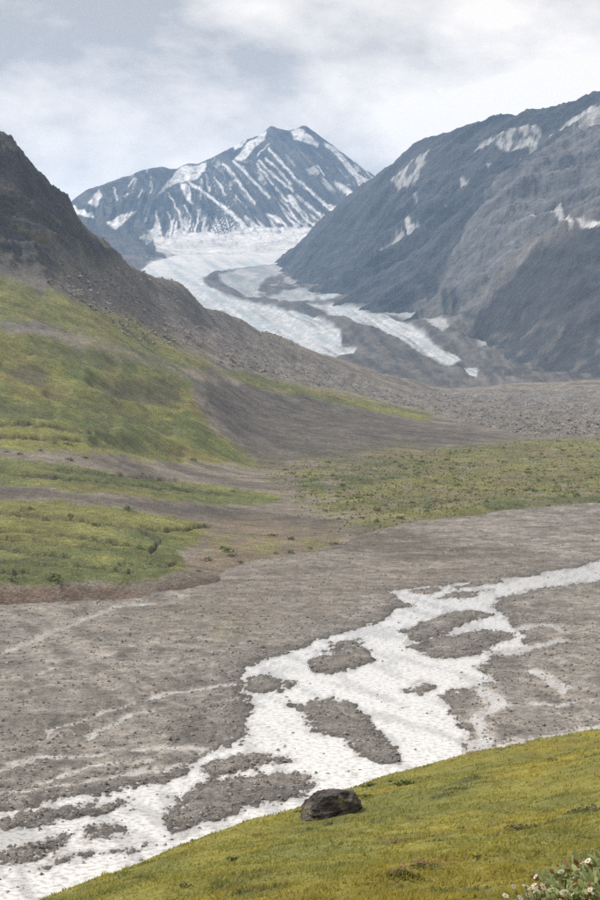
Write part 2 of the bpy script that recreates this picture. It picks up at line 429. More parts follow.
for x, y, d in [(-90, 40, 1340)] + SKYL[::2] + [(430, 394, 2500), (520, 393, 2520), (600, 393, 2500), (690, 393, 2470)]:
    q = at(x, y, d)
    CT_P.append(np.array([q[0] * 1.10 + 6, q[1] * 1.10, q[2] - 0.16 * d * 0.35])); CT_P.append(np.array([q[0] * 1.3 + 20, q[1] * 1.3, min(q[2] - 0.3 * d * 0.5, -40)]))
CT_P = np.array(CT_P)
Yh = np.concatenate([np.geomspace(325, 700, 190), np.geomspace(702, 1400, 190), np.geomspace(1405, 2900, 110)])
X, Y, F = grid(np.linspace(-0.235, 0.225, 560), Yh)
warp = lambda x, y: np.stack([x / y / 0.16, np.log(y) * 2.2], 1)
z = rbf(warp(CT_P[:, 0], CT_P[:, 1]), CT_P[:, 2], warp(X, Y), 0.03)
fk = ss(0.955, 0.975, Y / foot_Y(X, Y)); z = z * fk - 3.0 * (1 - fk)
V0 = np.stack([X, Y, z], 1)
p0 = proj(V0); pj = jit(p0, 5, 26, 201); pf = jit(p0, 2.2, 9, 231)
CRAG = [(-150, 20), (0, 125), (25, 150), (42, 176), (70, 205), (85, 232), (118, 258), (95, 266), (66, 258), (45, 240), (60, 275), (35, 272), (-20, 252), (-150, 240)]
DARKSCREE = [(205, 380), (250, 386), (330, 402), (430, 425), (525, 437), (440, 447), (330, 458), (260, 466), (235, 440), (205, 405)]
MOR = [(215, 330), (300, 352), (400, 393), (430, 390), (700, 388), (700, 433), (530, 437), (440, 415), (350, 392), (260, 372), (215, 362)]
FLAT = [(262, 467), (330, 459), (440, 448), (530, 439), (600, 436), (720, 434), (720, 503), (600, 506), (520, 511), (450, 518), (390, 527), (340, 522), (300, 500)]
crag = ss(-10, 8, sdf(CRAG, pj)); dsc = ss(-5, 5, sdf(DARKSCREE, pj)); mor = ss(-5, 5, sdf(MOR, pj)); flat = ss(-4, 4, sdf(FLAT, pf))
up = ss(700, 1100, Y)
lump = ss(0, 30, z)
# relief: crag ledges, slope gullies, hummocky moraine
cr_n = ridged((X + 0.3 * Y) / 70, (Y + z * 2) / 60, 6, 301)
z = z + crag * (6.5 * cr_n - 2)
z = z + lump * (1 - crag) * (2.2 * fbm((X * 0.95 + 0.3 * Y) / 45, (Y - 0.25 * X) / 110, 5, 311) * ss(500, 1000, Y))
gully = 1 - np.abs(fbm((Y * 0.9 + X * 0.25) / 95, (X - 0.4 * Y) / 420, 4, 321)) * 2.2
z = z - lump * (1 - crag) * (1 - dsc) * 2.4 * np.clip(gully, 0, 1) ** 3 * ss(600, 1000, Y)
z = z + mor * (4.0 * (np.abs(fbm(X / 28, Y / 60, 5, 331, 0.55)) - 0.2)) * ss(1000, 1300, Y)
z = z + 0.5 * fbm(X / 12, Y / 18, 4, 341) * ss(0.5, 3, z)
# old water lines: shallow scarps across the terraces
SCARP = [[(-60, 536), (0, 538), (60, 543), (100, 548)], [(-60, 512), (0, 513), (50, 517)], [(-60, 560), (20, 562), (90, 566), (130, 572)], [(60, 470), (130, 476), (180, 481)], [(-60, 438), (20, 436), (80, 440)], [(-60, 420), (30, 424), (90, 432)],
         [(-60, 528), (0, 530), (40, 532), (75, 536), (110, 541), (140, 547)], [(-60, 548), (0, 548), (35, 553), (70, 556)], [(20, 510), (60, 518), (120, 526), (165, 530), (200, 527)],
         [(-60, 474), (0, 472), (60, 477), (130, 484), (220, 493)], [(-20, 570), (40, 572), (55, 580), (70, 590)], [(120, 565), (150, 568), (175, 562)], [(140, 530), (160, 540), (150, 552)]]
LOBE = [[(5, 362), (25, 370), (50, 380), (80, 400), (110, 420)], [(50, 388), (90, 398), (125, 408), (150, 418), (168, 428)], [(95, 378), (140, 392), (178, 400)], [(-40, 350), (0, 345), (70, 352), (110, 362)], [(100, 440), (140, 446), (180, 454)], [(-40, 402), (10, 406), (50, 412)]]
scar = np.zeros(len(X)); lob = np.zeros(len(X))
for p in SCARP: scar = np.maximum(scar, ss(2.6, 0.6, line_dist(p, pf)))
for p in LOBE: lob = np.maximum(lob, ss(13, 0.5, line_dist(p, p0 + 0.35 * (pj - p0))))
brk = ss(-0.35, 0.25, fbm(X / 14, Y / 20, 3, 351))
z = z - 1.3 * scar * (0.4 + 0.6 * brk) - 2.6 * lob
V = np.stack([X, Y, z], 1)
# ground colours
big = fbm(X / 60, Y / 110, 5, 401); fine = fbm(X / 6, Y / 11, 5, 411)
G1 = np.array([0.205, 0.207, 0.066]); G2 = np.array([0.122, 0.143, 0.052]); S1 = np.array([0.235, 0.205, 0.170]); S2 = np.array([0.098, 0.089, 0.081])
grass = lerp(np.tile(G2, (len(V), 1)), G1, ss(-0.5, 0.35, big + 0.4 * fine))
grass = lerp(grass, [0.20, 0.155, 0.065], ss(0.25, 0.8, fbm(X / 35, Y / 60, 4, 421)) * 0.6)
c = np.tile(S1, (len(V), 1))
c = lerp(c, [0.150, 0.133, 0.112], ss(-0.2, 0.5, fbm((X + Y) / 40, (Y - X) / 160, 5, 431)))
c = lerp(c, [0.165, 0.156, 0.147], ss(350, 320, p0[:, 1]) * 0.8)
def veg(poly, soft, amt, jp=pj):
    global c
    m = ss(-soft, soft, sdf(poly, jp) + soft * 0.8 * fine) * amt
    c = c + (grass - c) * m[:, None]
veg([(-150, 262), (0, 278), (60, 294), (130, 318), (190, 352), (225, 368), (175, 366), (110, 346), (60, 326), (-150, 308)], 6, 0.85)
veg([(-150, 322), (0, 332), (60, 341), (110, 351), (165, 368), (190, 382), (196, 405), (210, 425), (228, 441), (262, 466), (200, 463), (130, 458), (60, 451), (-150, 444)], 4, 1.0)
veg([(-150, 452), (0, 457), (75, 465), (150, 478), (225, 487), (282, 495), (278, 503), (225, 505), (125, 496), (50, 488), (-150, 478)], 2.2, 0.95, pf)
veg([(-150, 493), (0, 497), (75, 502), (150, 513), (208, 523), (200, 543), (178, 552), (190, 566), (150, 582), (60, 584), (-150, 584)], 3, 0.95, pf)
veg([(215, 368), (300, 383), (360, 396), (440, 414), (428, 421), (330, 401), (250, 386)], 3, 0.85, pf)
c = lerp(c, S2, dsc * (0.75 + 0.2 * fine.clip(-1, 1)))
veg([(270, 385), (340, 398), (432, 417), (425, 420), (335, 404), (280, 392)], 2.5, 0.7, pf)
fl = np.where(p0[:, 0] < 420, ss(-18, 14, sdf(FLAT, pj)), flat) * ss(-0.55, 0.15, fbm(X / 9, Y / 22, 5, 441) + 0.55 * ss(290, 400, p0[:, 0]) - 0.15)
c = c + (lerp(grass * 0.9, [0.185, 0.150, 0.085], ss(0.0, 0.6, fbm(X / 20, Y / 40, 4, 451)) * 0.8) - c) * (fl * 0.85)[:, None]
c = lerp(c, [0.225, 0.205, 0.185], mor * 0.8)
c = lerp(c, [0.150, 0.138, 0.125], mor * 0.7 * ss(0, 0.6, fbm(X / 30, Y / 60, 5, 461)))
c = lerp(c, [0.073, 0.074, 0.077], crag * ss(-0.6, 0.4, cr_n * 0.6 + 0.5 * big))
c = lerp(c, [0.17, 0.15, 0.075], crag * 0.5 * ss(0.2, 0.6, fbm(X / 20, (Y + z) / 20, 4, 471)) * ss(200, 250, p0[:, 1]))
c = lerp(c, [0.085, 0.072, 0.055], scar * (0.5 + 0.5 * brk) * 0.9)
c = lerp(c, [0.105, 0.098, 0.060], lob * 0.4)  # broad soft shadows of the folds, painted into the ground colour
c = lerp(c, [0.095, 0.085, 0.060], ss(-6, 6, sdf([(100, 378), (140, 372), (180, 380), (184, 398), (150, 402), (115, 396)], pj)) * 0.65)  # shaded side of the green lobe, painted as a darker patch
c = lerp(c, [0.095, 0.085, 0.065], ss(-5, 5, sdf([(15, 362), (40, 362), (52, 374), (30, 380)], pj)) * 0.7)
c = lerp(c, [0.115, 0.100, 0.088], ss(-3, 3, sdf([(-150, 482), (0, 484), (100, 497), (200, 508), (300, 514), (350, 523), (220, 522), (150, 512), (75, 500), (-150, 492)], pf)) * 0.75)
c = lerp(c, [0.165, 0.115, 0.086], ss(-3, 3, sdf([(-150, 586), (0, 585), (60, 587), (150, 590), (215, 578), (238, 586), (140, 603), (60, 612), (-150, 622)], pf)) * (0.55 + 0.35 * ss(-0.3, 0.3, fine)))
o3 = sdf([(200, 522), (260, 516), (345, 530), (345, 550), (260, 566), (215, 575), (180, 565), (205, 545)], pj)
c = lerp(c, [0.190, 0.152, 0.110], ss(-6, 8, o3) * 0.8)
c = c + (grass - c) * (ss(-5, 5, sdf([(205, 535), (235, 535), (310, 537), (345, 541), (335, 550), (270, 554), (215, 556)], pj)) * 0.6 * ss(-0.3, 0.3, fine))[:, None]
HV, HP, HCOL = V, proj(V), c
fc = HP[F].mean(1)
isF = sdf(FLAT, jit(fc, 2, 9, 231)) > 0
isM = (sdf(MOR, jit(fc, 5, 26, 201)) > 0) & ~isF
for nm_, keep, mat, lab, cat in [
    ('hillside', ~(isF | isM), M_hill, 'green and grey hillside with a dark crag rising over the gravel flat', 'hillside'),
    ('scrub_flat', isF, M_hill, 'level green scrub flat beyond the gravel, below the moraine', 'flat'),
    ('moraine', isM, M_mor, 'hummocky grey moraine band between the scrub flat and the glacier', 'moraine')]:
    v, f, cc = submesh(V, F, keep, c)
    tag(link(nm_, mesh_np(nm_, v, f, mat, cc)), lab, cat, kind='structure')

# ---- glacier with debris-covered snout
GP = []
def G(px, py, d): GP.append(at(px, py, float(d)))
for x, y, d in [(355, 356, 3000), (330, 345, 3250), (300, 330, 3600), (250, 308, 4150), (210, 292, 4600), (170, 275, 5150), (150, 269, 5300), (200, 266, 5500), (240, 266, 5800), (300, 262, 6200), (290, 275, 5500), (260, 285, 5000),
                (235, 300, 4500), (300, 308, 4250), (330, 310, 4200), (380, 318, 3850), (415, 335, 3500), (440, 350, 3200), (462, 362, 2950), (478, 378, 2700), (400, 350, 3050), (400, 375, 2700), (380, 392, 2520), (430, 391, 2520), (500, 392, 2500), (560, 393, 2450), (620, 394, 2400),
                (540, 380, 2650), (600, 380, 2600), (560, 365, 2850), (480, 345, 3200), (450, 325, 3500), (420, 312, 3850), (350, 300, 4500), (340, 342, 3300), (370, 335, 3400), (220, 256, 6400), (260, 254, 6600), (310, 250, 6800), (180, 258, 6000), (120, 262, 5600), (80, 268, 5400), (60, 290, 4800), (120, 310, 4200), (200, 335, 3500), (260, 360, 2950), (320, 385, 2550), (700, 375, 2600), (700, 340, 2900)]:
    G(x, y, d)
GP = np.array(GP)
X, Y, F = grid(np.linspace(-0.17, 0.20, 370), np.geomspace(2350, 7400, 240))
wg = lambda x, y: np.stack([x / y / 0.16, np.log(y) * 2.2], 1)
z = rbf(wg(GP[:, 0], GP[:, 1]), GP[:, 2], wg(X, Y), 0.05)
p0 = proj(np.stack([X, Y, z], 1)); pj = jit(p0, 1.6, 10, 501)
ICE = [[(140, 272), (150, 262), (180, 254), (320, 236), (320, 262), (300, 262), (262, 266), (235, 269), (215, 272), (203, 278), (206, 284), (220, 293), (240, 301), (262, 306), (285, 310), (303, 312), (318, 318), (340, 330), (343, 348), (356, 351), (350, 356), (335, 361), (318, 366), (200, 335), (120, 300)],
       [(236, 270), (262, 266), (290, 264), (292, 270), (272, 276), (262, 282), (258, 290), (262, 298), (250, 298), (235, 291), (225, 283), (218, 276)],
       [(305, 304), (330, 305), (360, 309), (385, 314), (412, 326), (425, 338), (438, 348), (458, 355), (462, 360), (448, 367), (432, 357), (416, 347), (375, 329), (330, 313)],
       [(375, 310), (420, 312), (444, 319), (449, 330), (442, 334), (432, 327), (420, 317), (390, 314)], [(462, 367), (478, 366), (477, 379), (468, 376)], [(315, 296), (350, 287), (345, 294), (325, 299)], [(265, 297), (300, 287), (320, 296), (305, 302), (280, 303)], [(470, 336), (488, 340), (500, 347), (482, 345)]]
ice = np.zeros(len(X))
for k, p in enumerate(ICE): ice = np.maximum(ice, ss(-1.3, 1.3, sdf(p, pj)) * (0.6 if k in (1, 3, 6, 7) else 1.0))
ice *= 1 - 0.5 * ss(0.1, 0.7, fbm((p0[:, 0] - 1.6 * p0[:, 1]) / 7, (p0[:, 0] + p0[:, 1]) / 60, 5, 511)) * ss(285, 330, p0[:, 1])
z = z + (1 - ice) * (9 * fbm(X / 160, Y / 260, 5, 521) + 4 * ridged(X / 60, Y / 90, 4, 525) - 2) + ice * 1.5 * fbm(X / 60, Y / 90, 4, 531)
c = np.tile([0.105, 0.098, 0.092], (len(X), 1))
c = lerp(c, [0.058, 0.057, 0.057], ss(-0.3, 0.5, fbm((p0[:, 0] - 1.6 * p0[:, 1]) / 14, (p0[:, 0] + p0[:, 1]) / 40, 5, 541, 0.6)))
c = lerp(c, [0.17, 0.16, 0.155], 0.7 * ss(0.15, 0.7, fbm((p0[:, 0] - 1.3 * p0[:, 1]) / 8, (p0[:, 0] + p0[:, 1]) / 30, 5, 545, 0.6)) * ss(400, 470, p0[:, 0]))
c = lerp(c, [0.45, 0.43, 0.43], 0.55 * ss(0.15, 0.6, fbm(X / 60, Y / 220, 5, 543)) * ss(0, 6, sdf([(235, 268), (300, 262), (345, 285), (320, 304), (262, 304), (240, 292)], pj)))
icec = lerp(np.tile([0.56, 0.57, 0.585], (len(X), 1)), [0.40, 0.445, 0.475], ss(-0.3, 0.5, fbm((p0[:, 0] - 1.6 * p0[:, 1]) / 12, (p0[:, 0] + p0[:, 1]) / 50, 5, 551)))
icec = lerp(icec, [0.30, 0.34, 0.37], 0.55 * ss(0.5, 1.1, ridged((p0[:, 0] + 1.2 * p0[:, 1]) / 5, (p0[:, 0] - p0[:, 1]) / 14, 4, 555)) * ss(268, 285, p0[:, 1]))  # shade of the crevasses painted into the ice colour
icec = lerp(icec, [0.58, 0.565, 0.565], ss(265, 250, p0[:, 1]))
c = c + (icec - c) * ice[:, None]
V = np.stack([X, Y, z], 1)
o = link('glacier', mesh_np('glacier', V, F, M_ice, c))
tag(o, 'pale blue-white glacier winding down with dark rubble bands', 'glacier', kind='structure')

# ---- snow-streaked peak at the valley head
PP = []
def R(pts, n=6):
    pts = np.array(pts, float)
    for a, b in zip(pts[:-1], pts[1:]):
        m = max(2, int(n))
        for k in range(m):
            q = a + (b - a) * k / m; PP.append(at(q[0], q[1], q[2]))
    PP.append(at(*pts[-1]))
SKY_P = [(30, 232, 7400), (65, 206, 7500), (88, 190, 7600), (110, 184, 7700), (140, 172, 7850), (165, 167, 7950), (178, 170, 8000), (188, 164, 8050), (210, 160, 8150), (222, 152, 8250), (245, 141, 8400), (262, 134, 8500), (273, 125, 8550), (280, 129, 8560), (287, 133, 8580), (297, 128, 8600), (302, 126, 8600), (312, 133, 8620), (330, 146, 8600), (350, 160, 8550), (375, 178, 8500), (410, 205, 8450), (460, 235, 8400)]
R(SKY_P, 3)
BASE = [(20, 262, 6500), (80, 270, 5900), (140, 272, 5700), (176, 262, 5950), (158, 245, 6700), (200, 255, 6500), (250, 252, 6700), (300, 247, 6900), (330, 240, 7050), (380, 240, 7100), (440, 250, 7100)]
R(BASE, 3)
R([(20, 240, 7000), (66, 222, 6900), (100, 228, 6750), (135, 246, 6450), (165, 257, 6150)], 4)          # dark shoulder
R([(217, 170, 8010), (228, 185, 7800), (245, 212, 7450), (262, 236, 7080)], 4)                            # front rib
R([(173, 182, 7830), (168, 195, 7650), (152, 228, 7150)], 4)
R([(269, 140, 8370), (268, 147, 8290), (290, 180, 7900), (318, 215, 7450), (330, 234, 7120)], 4)
R([(308, 140, 8440), (322, 165, 8150), (345, 200, 7700), (360, 225, 7300)], 4)
for x, y, d in SKY_P: 
    q = at(x, y, d); PP.append(np.array([q[0] * 1.08, d * 1.08, q[2] - 420])); PP.append(np.array([q[0] * 1.25, d * 1.25, q[2] - 1100]))
for x, y, d in BASE[4:]:
    q = at(x, y, float(d)); PP.append(q * np.array([0.95, 0.95, 0]) + np.array([0, 0, q[2] - 110])); PP.append(q * np.array([0.84, 0.84, 0]) + np.array([0, 0, q[2] - 330]))
PP = np.array(PP)
X, Y, F = grid(np.linspace(-0.172, 0.075, 460), np.concatenate([np.linspace(5600, 6880, 60), np.linspace(6890, 8720, 270), np.linspace(8750, 9300, 14)]))
z = rbf(PP[:, :2] / 1000, PP[:, 2], np.stack([X, Y], 1) / 1000, 0.04)
pre = proj(np.stack([X, Y, z], 1))
am = ss(6400, 7100, Y) * ss(9200, 8600, Y)
# ribs and couloirs running down to the right, as the rock beds dip
uu = pre[:, 0] - 0.82 * pre[:, 1]; ul = pre[:, 0] + 0.25 * pre[:, 1]
wr = ss(190, 225, pre[:, 0] - 0.3 * (pre[:, 1] - 160))
rib = wr * ridged(uu / 24, pre[:, 1] / 170, 4, 601, 0.55) + (1 - wr) * ridged(ul / 26, pre[:, 1] / 120, 4, 605, 0.55)
skyl = np.interp(pre[:, 0], [p[0] for p in SKY_P], [p[1] for p in SKY_P])
z = z + am * ss(3, 30, pre[:, 1] - skyl) * ss(242, 212, pre[:, 1]) * (26 * rib - 12) + 10 * fbm(X / 120, Y / 160, 5, 611) * ss(258, 235, pre[:, 1]) + (1 - am) * 14 * fbm(X / 200, Y / 200, 5, 613)
p0 = proj(np.stack([X, Y, z], 1))
pj = jit(p0, 1.3, 7, 621)
Z1 = lambda L_: [(60 + x * 0.3, 110 + y * 0.3) for x, y in L_]
Z2 = lambda L_: [(220 + x * 0.3, 110 + y * 0.3) for x, y in L_]
POLY = [Z1([(320, 290), (350, 250), (385, 205), (410, 185), (460, 185), (490, 172), (480, 205), (455, 230), (410, 240), (370, 250), (340, 275)]),
        Z1([(155, 375), (200, 350), (255, 335), (240, 350), (210, 378), (190, 395), (170, 390)]), Z1([(400, 245), (430, 250), (438, 290), (442, 315), (425, 300), (408, 275)]),
        Z1([(300, 410), (318, 375), (322, 335), (330, 360), (335, 400), (345, 425), (390, 430), (380, 395), (400, 395), (430, 410), (490, 405), (550, 420), (640, 430), (640, 520), (380, 500), (330, 470), (310, 440)]),
        Z1([(95, 310), (110, 285), (130, 265), (140, 290), (120, 325)]), Z1([(30, 320), (50, 318), (60, 335), (80, 330), (90, 345), (110, 340), (112, 360), (85, 355), (55, 350)]),
        Z2([(0, 420), (80, 390), (130, 395), (200, 390), (270, 390), (340, 395), (420, 420), (420, 520), (0, 520)]),
        Z2([(50, 165), (90, 110), (155, 70), (150, 95), (110, 130), (85, 165), (65, 170)]), Z2([(48, 135), (45, 120), (95, 90), (75, 120)]), Z2([(235, 72), (262, 58), (290, 78), (330, 110), (325, 125), (280, 105), (250, 100)]),
        Z2([(345, 105), (380, 122), (410, 150), (440, 190), (465, 215), (510, 240), (495, 262), (470, 268), (455, 235), (420, 190), (385, 150), (355, 125)]),
        Z2([(380, 238), (415, 250), (450, 278), (430, 292), (400, 265)]), Z2([(225, 285), (240, 280), (265, 320), (300, 370), (320, 390), (290, 375), (250, 330), (230, 310)]), Z2([(360, 315), (400, 320), (405, 335), (385, 348)]), Z2([(150, 345), (185, 350), (220, 385), (190, 375)])]
STRK = [(Z1([(545, 180), (575, 215), (605, 250)]), 9), (Z1([(515, 225), (535, 255), (553, 285)]), 7), (Z1([(430, 240), (480, 275), (540, 320), (610, 380)]), 11), (Z1([(360, 275), (390, 330), (413, 390)]), 7), (Z1([(362, 340), (372, 385)]), 6), (Z1([(415, 318), (435, 358)]), 6), (Z1([(485, 215), (500, 270)]), 5), (Z1([(225, 255), (245, 228)]), 5), (Z1([(180, 260), (190, 300)]), 5), (Z1([(260, 290), (275, 265)]), 4), (Z1([(300, 275), (310, 255)]), 4), (Z1([(215, 290), (222, 280)]), 5),
        (Z2([(25, 190), (60, 240), (115, 312)]), 8), (Z2([(45, 170), (95, 220), (165, 290)]), 9), (Z2([(120, 180), (150, 215), (175, 250)]), 8), (Z2([(130, 170), (180, 220), (245, 270)]), 8), (Z2([(150, 160), (190, 195), (235, 248)]), 7), (Z2([(165, 130), (200, 170), (240, 215), (290, 262), (375, 338)]), 10), (Z2([(255, 285), (310, 330), (358, 375)]), 7), (Z2([(125, 150), (165, 112)]), 4), (Z2([(325, 185), (347, 218)]), 5), (Z2([(85, 355), (150, 408)]), 7), (Z2([(185, 260), (225, 305)]), 5), (Z2([(0, 245), (20, 285)]), 5), (Z2([(-20, 300), (40, 345), (90, 400)]), 14), (Z2([(440, 160), (515, 232)]), 4), (Z2([(200, 320), (270, 380)]), 4)]
snow = np.zeros(len(X))
for p in POLY: snow = np.maximum(snow, ss(-0.9, 0.9, sdf(p, pj)))
for p, w in STRK: snow = np.maximum(snow, ss(w * 0.13 + 0.7, w * 0.13 - 0.6, line_dist(p, pj)))
snow = np.maximum(snow, 0.45 * ss(1.2, 1.45, rib) * (fbm(p0[:, 0] / 14, p0[:, 1] / 14, 3, 631) > 0.35) * ss(150, 170, p0[:, 1]) * (p0[:, 0] > 130))
fs = fbm(wr * uu / 5 + (1 - wr) * ul / 5, pre[:, 1] / 34, 4, 633, 0.6)
snow = np.maximum(snow, 0.45 * ss(0.48, 0.65, fs) * ss(145, 165, p0[:, 1]) * ss(150, 200, p0[:, 0]) * ss(-0.2, 0.3, fbm(p0[:, 0] / 40, p0[:, 1] / 30, 3, 635) + ss(190, 235, p0[:, 1])))
snow = np.maximum(snow, 0.9 * ss(0.0, 0.4, fs - (0.70 - 1.0 * ss(200, 240, p0[:, 1]))) * ss(160, 172, p0[:, 0]) * ss(345, 325, p0[:, 0]) * ss(188, 200, p0[:, 1]))
snow *= 1 - 0.5 * ss(0.25, 0.7, fbm(p0[:, 0] / 6, p0[:, 1] / 5, 4, 641)) * ss(250, 240, p0[:, 1])
c = np.tile([0.080, 0.078, 0.080], (len(X), 1))
c = lerp(c, [0.040, 0.041, 0.045], ss(-0.3, 0.4, fbm(uu / 9, pre[:, 1] / 60, 4, 651)))
c = lerp(c, [0.68, 0.68, 0.69], snow)
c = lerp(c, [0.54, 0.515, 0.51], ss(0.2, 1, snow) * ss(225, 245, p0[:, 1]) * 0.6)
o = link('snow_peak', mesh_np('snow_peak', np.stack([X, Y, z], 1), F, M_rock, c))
tag(o, 'pointed dark rock peak streaked with snow couloirs at the head of the glacier', 'mountain', kind='structure')

# ---- right-hand mountain wall
PP = []
SKY_R = [(250, 285, 6500), (280, 266, 6250), (300, 251, 6050), (325, 229, 5900), (350, 206, 5750), (365, 192, 5650), (382, 175, 5550), (400, 163, 5450), (420, 150, 5350), (445, 138, 5250), (465, 129, 5200), (480, 128, 5150), (500, 126, 5100), (510, 124, 5080), (535, 118, 5000), (560, 112, 4950), (580, 106, 4880), (600, 102, 4800), (660, 80, 4600), (720, 60, 4450)]
R(SKY_R, 3)
R([(240, 300, 6300), (285, 280, 5600), (320, 290, 5000), (345, 296, 4650), (380, 305, 4250), (420, 312, 3900), (445, 325, 3600), (480, 345, 3250), (500, 362, 3000), (560, 380, 2720), (620, 388, 2550), (720, 390, 2450)], 3)
R([(720, 60, 4250), (600, 124, 4350), (570, 148, 4250), (545, 168, 4180), (515, 188, 4120), (490, 210, 4080), (470, 240, 4030), (455, 268, 3980), (435, 300, 3950)], 3)   # pale spur
R([(600, 112, 4600), (560, 150, 4550), (520, 180, 4420), (470, 225, 4300), (430, 275, 4180)], 2)
R([(720, 160, 3150), (640, 205, 3150), (600, 226, 3150), (575, 240, 3170), (545, 256, 3200), (515, 276, 3230), (490, 305, 3250), (470, 335, 3300)], 3)                        # near dark slope
R([(600, 235, 3350), (560, 262, 3400), (520, 290, 3450), (490, 320, 3500)], 2)
for x, y, d in [(600, 180, 3950), (560, 210, 3880), (520, 245, 3800), (570, 245, 3620), (400, 230, 4950), (350, 250, 5350), (440, 190, 4950), (400, 280, 4500), (350, 275, 5000), (480, 160, 4950), (600, 300, 2950), (560, 330, 2900), (620, 350, 2750), (520, 340, 3050), (690, 330, 2750), (690, 250, 2950)]:
    PP.append(at(x, y, float(d)))
for x, y, d in SKY_R[:]:
    q = at(x, y, d); PP.append(np.array([q[0] * 1.1 + 40, d * 1.1, q[2] - 250])); PP.append(np.array([q[0] * 1.35 + 120, d * 1.35, q[2] - 700]))
PP = np.array(PP)
X, Y, F = grid(np.linspace(-0.03, 0.22, 390), np.concatenate([np.linspace(2420, 3120, 60), np.linspace(3130, 5250, 290), np.linspace(5260, 6700, 100)]))
z = rbf(PP[:, :2] / 1000, PP[:, 2], np.stack([X, Y], 1) / 1000, 0.03)
pre = proj(np.stack([X, Y, z], 1))
skyl = np.interp(pre[:, 0], [p[0] for p in SKY_R], [p[1] for p in SKY_R])
hh = ss(0, 120, z)
low = ss(60, 160, z)
spur = ss(-3, 3, sdf([(720, 50), (600, 122), (545, 166), (490, 208), (465, 242), (440, 295), (470, 320), (520, 280), (560, 245), (600, 225), (720, 160)], jit(pre, 4, 22, 705)))
near = ss(-4, 4, sdf([(720, 160), (600, 226), (545, 256), (515, 276), (490, 305), (470, 335), (450, 390), (720, 400)], pre))
g1 = ridged((Y + 0.35 * X) / 230, (X - 0.35 * Y) / 620, 6, 701, 0.5)
rel = 0.65 + 0.35 * ss(2, 25, pre[:, 1] - skyl)
z = z + rel * hh * (0.3 + 0.7 * low) * (40 * g1 - 18) * (1 - 0.6 * near) + rel * spur * 6 * ridged(X / 60, (Y + z) / 75, 5, 711) + near * 4 * fbm(X / 70, Y / 90, 5, 721)
z = z + hh * 5 * fbm(X / 40, Y / 75, 5, 731)
p0 = proj(np.stack([X, Y, z], 1)); pj = jit(pre, 1.6, 5, 741)
c = np.tile([0.056, 0.059, 0.066], (len(X), 1))
c = lerp(c, [0.031, 0.035, 0.043], ss(-0.2, 0.6, fbm(X / 150, (Y + z) / 170, 5, 751)))
c = lerp(c, [0.130, 0.131, 0.136], spur * (0.75 + 0.25 * ss(-0.6, 0.5, fbm(X / 70, (Y + z) / 90, 5, 761))))
c = lerp(c, [0.185, 0.176, 0.168], ss(-3, 5, sdf([(470, 300), (500, 270), (525, 245), (560, 225), (600, 205), (600, 225), (545, 258), (510, 280), (480, 310), (430, 318)], jit(p0, 5, 14, 771))) * 0.7)
c = lerp(c, [0.17, 0.158, 0.145], ss(0.15, 0.5, fbm(pre[:, 0] / 26 - pre[:, 1] / 40, (pre[:, 0] + pre[:, 1]) / 90, 4, 781)) * 0.55 * ss(255, 320, p0[:, 1]) * (p0[:, 0] > 400))
c = lerp(c, [0.048, 0.050, 0.056], near * 0.9)
c = lerp(c, [0.15, 0.14, 0.13], near * 0.6 * ss(0.15, 0.55, fbm((pre[:, 0] - pre[:, 1]) / 40, (pre[:, 0] + 2 * pre[:, 1]) / 22, 4, 785)) * ss(300, 335, p0[:, 1]))
c = c * (1 + 0.22 * fbm((X + 0.4 * Y) / 500, (z + 0.15 * X) / 16, 4, 791) * ss(100, 200, z))[:, None].clip(0.5, 1.5)
Z3 = lambda L_: [(300 + x * 0.5, 80 + y * 0.5) for x, y in L_]
snow = np.zeros(len(X))
stripe = 0.1 + 0.9 * ss(-0.35, 0.25, fbm((p0[:, 0] + 0.55 * p0[:, 1]) / 6.5, (p0[:, 1] - p0[:, 0]) / 26, 4, 801))
for p, st, am_ in [([(180, 222), (205, 195), (235, 165), (258, 152), (258, 175), (240, 200), (228, 240), (205, 246)], 1, 0.5), ([(345, 158), (372, 140), (420, 108), (470, 100), (505, 102), (560, 62), (600, 48), (640, 40), (640, 85), (600, 92), (570, 108), (520, 135), (480, 160), (435, 182), (440, 165), (465, 150), (400, 155), (375, 158)], 1, 0.55),
              ([(540, 80), (575, 55), (610, 48), (610, 85), (560, 112), (500, 150), (470, 160), (510, 125)], 0, 0.42), ([(452, 317), (485, 301), (488, 305), (470, 319)], 0, 0.8), ([(503, 312), (520, 307), (530, 313), (545, 312), (540, 320), (522, 318)], 0, 0.75), ([(552, 308), (575, 303), (590, 297), (612, 291), (612, 299), (590, 308), (570, 313)], 0, 0.8),
              ([(150, 362), (175, 345), (205, 322), (208, 332), (180, 358), (155, 372)], 0, 0.5), ([(212, 312), (250, 300), (245, 312), (215, 330)], 0, 0.7), ([(263, 295), (290, 273), (293, 280), (268, 300)], 0, 0.6), ([(318, 234), (336, 231), (338, 240), (330, 246)], 0, 0.6), ([(370, 198), (380, 195), (378, 208)], 0, 0.4), ([(215, 285), (228, 285), (225, 293)], 0, 0.5), ([(225, 260), (233, 260), (230, 266)], 0, 0.5)]:
    m = ss(-0.9, 0.9, sdf(Z3(p), pj)) * am_
    snow = np.maximum(snow, m * (stripe if st else 1))
c = lerp(c, [0.60, 0.59, 0.59], snow)
o = link('mountain', mesh_np('mountain', np.stack([X, Y, z], 1), F, M_rock, c))
tag(o, 'long dark mountain wall with snow-filled gullies and a pale grey spur', 'mountain', kind='structure')

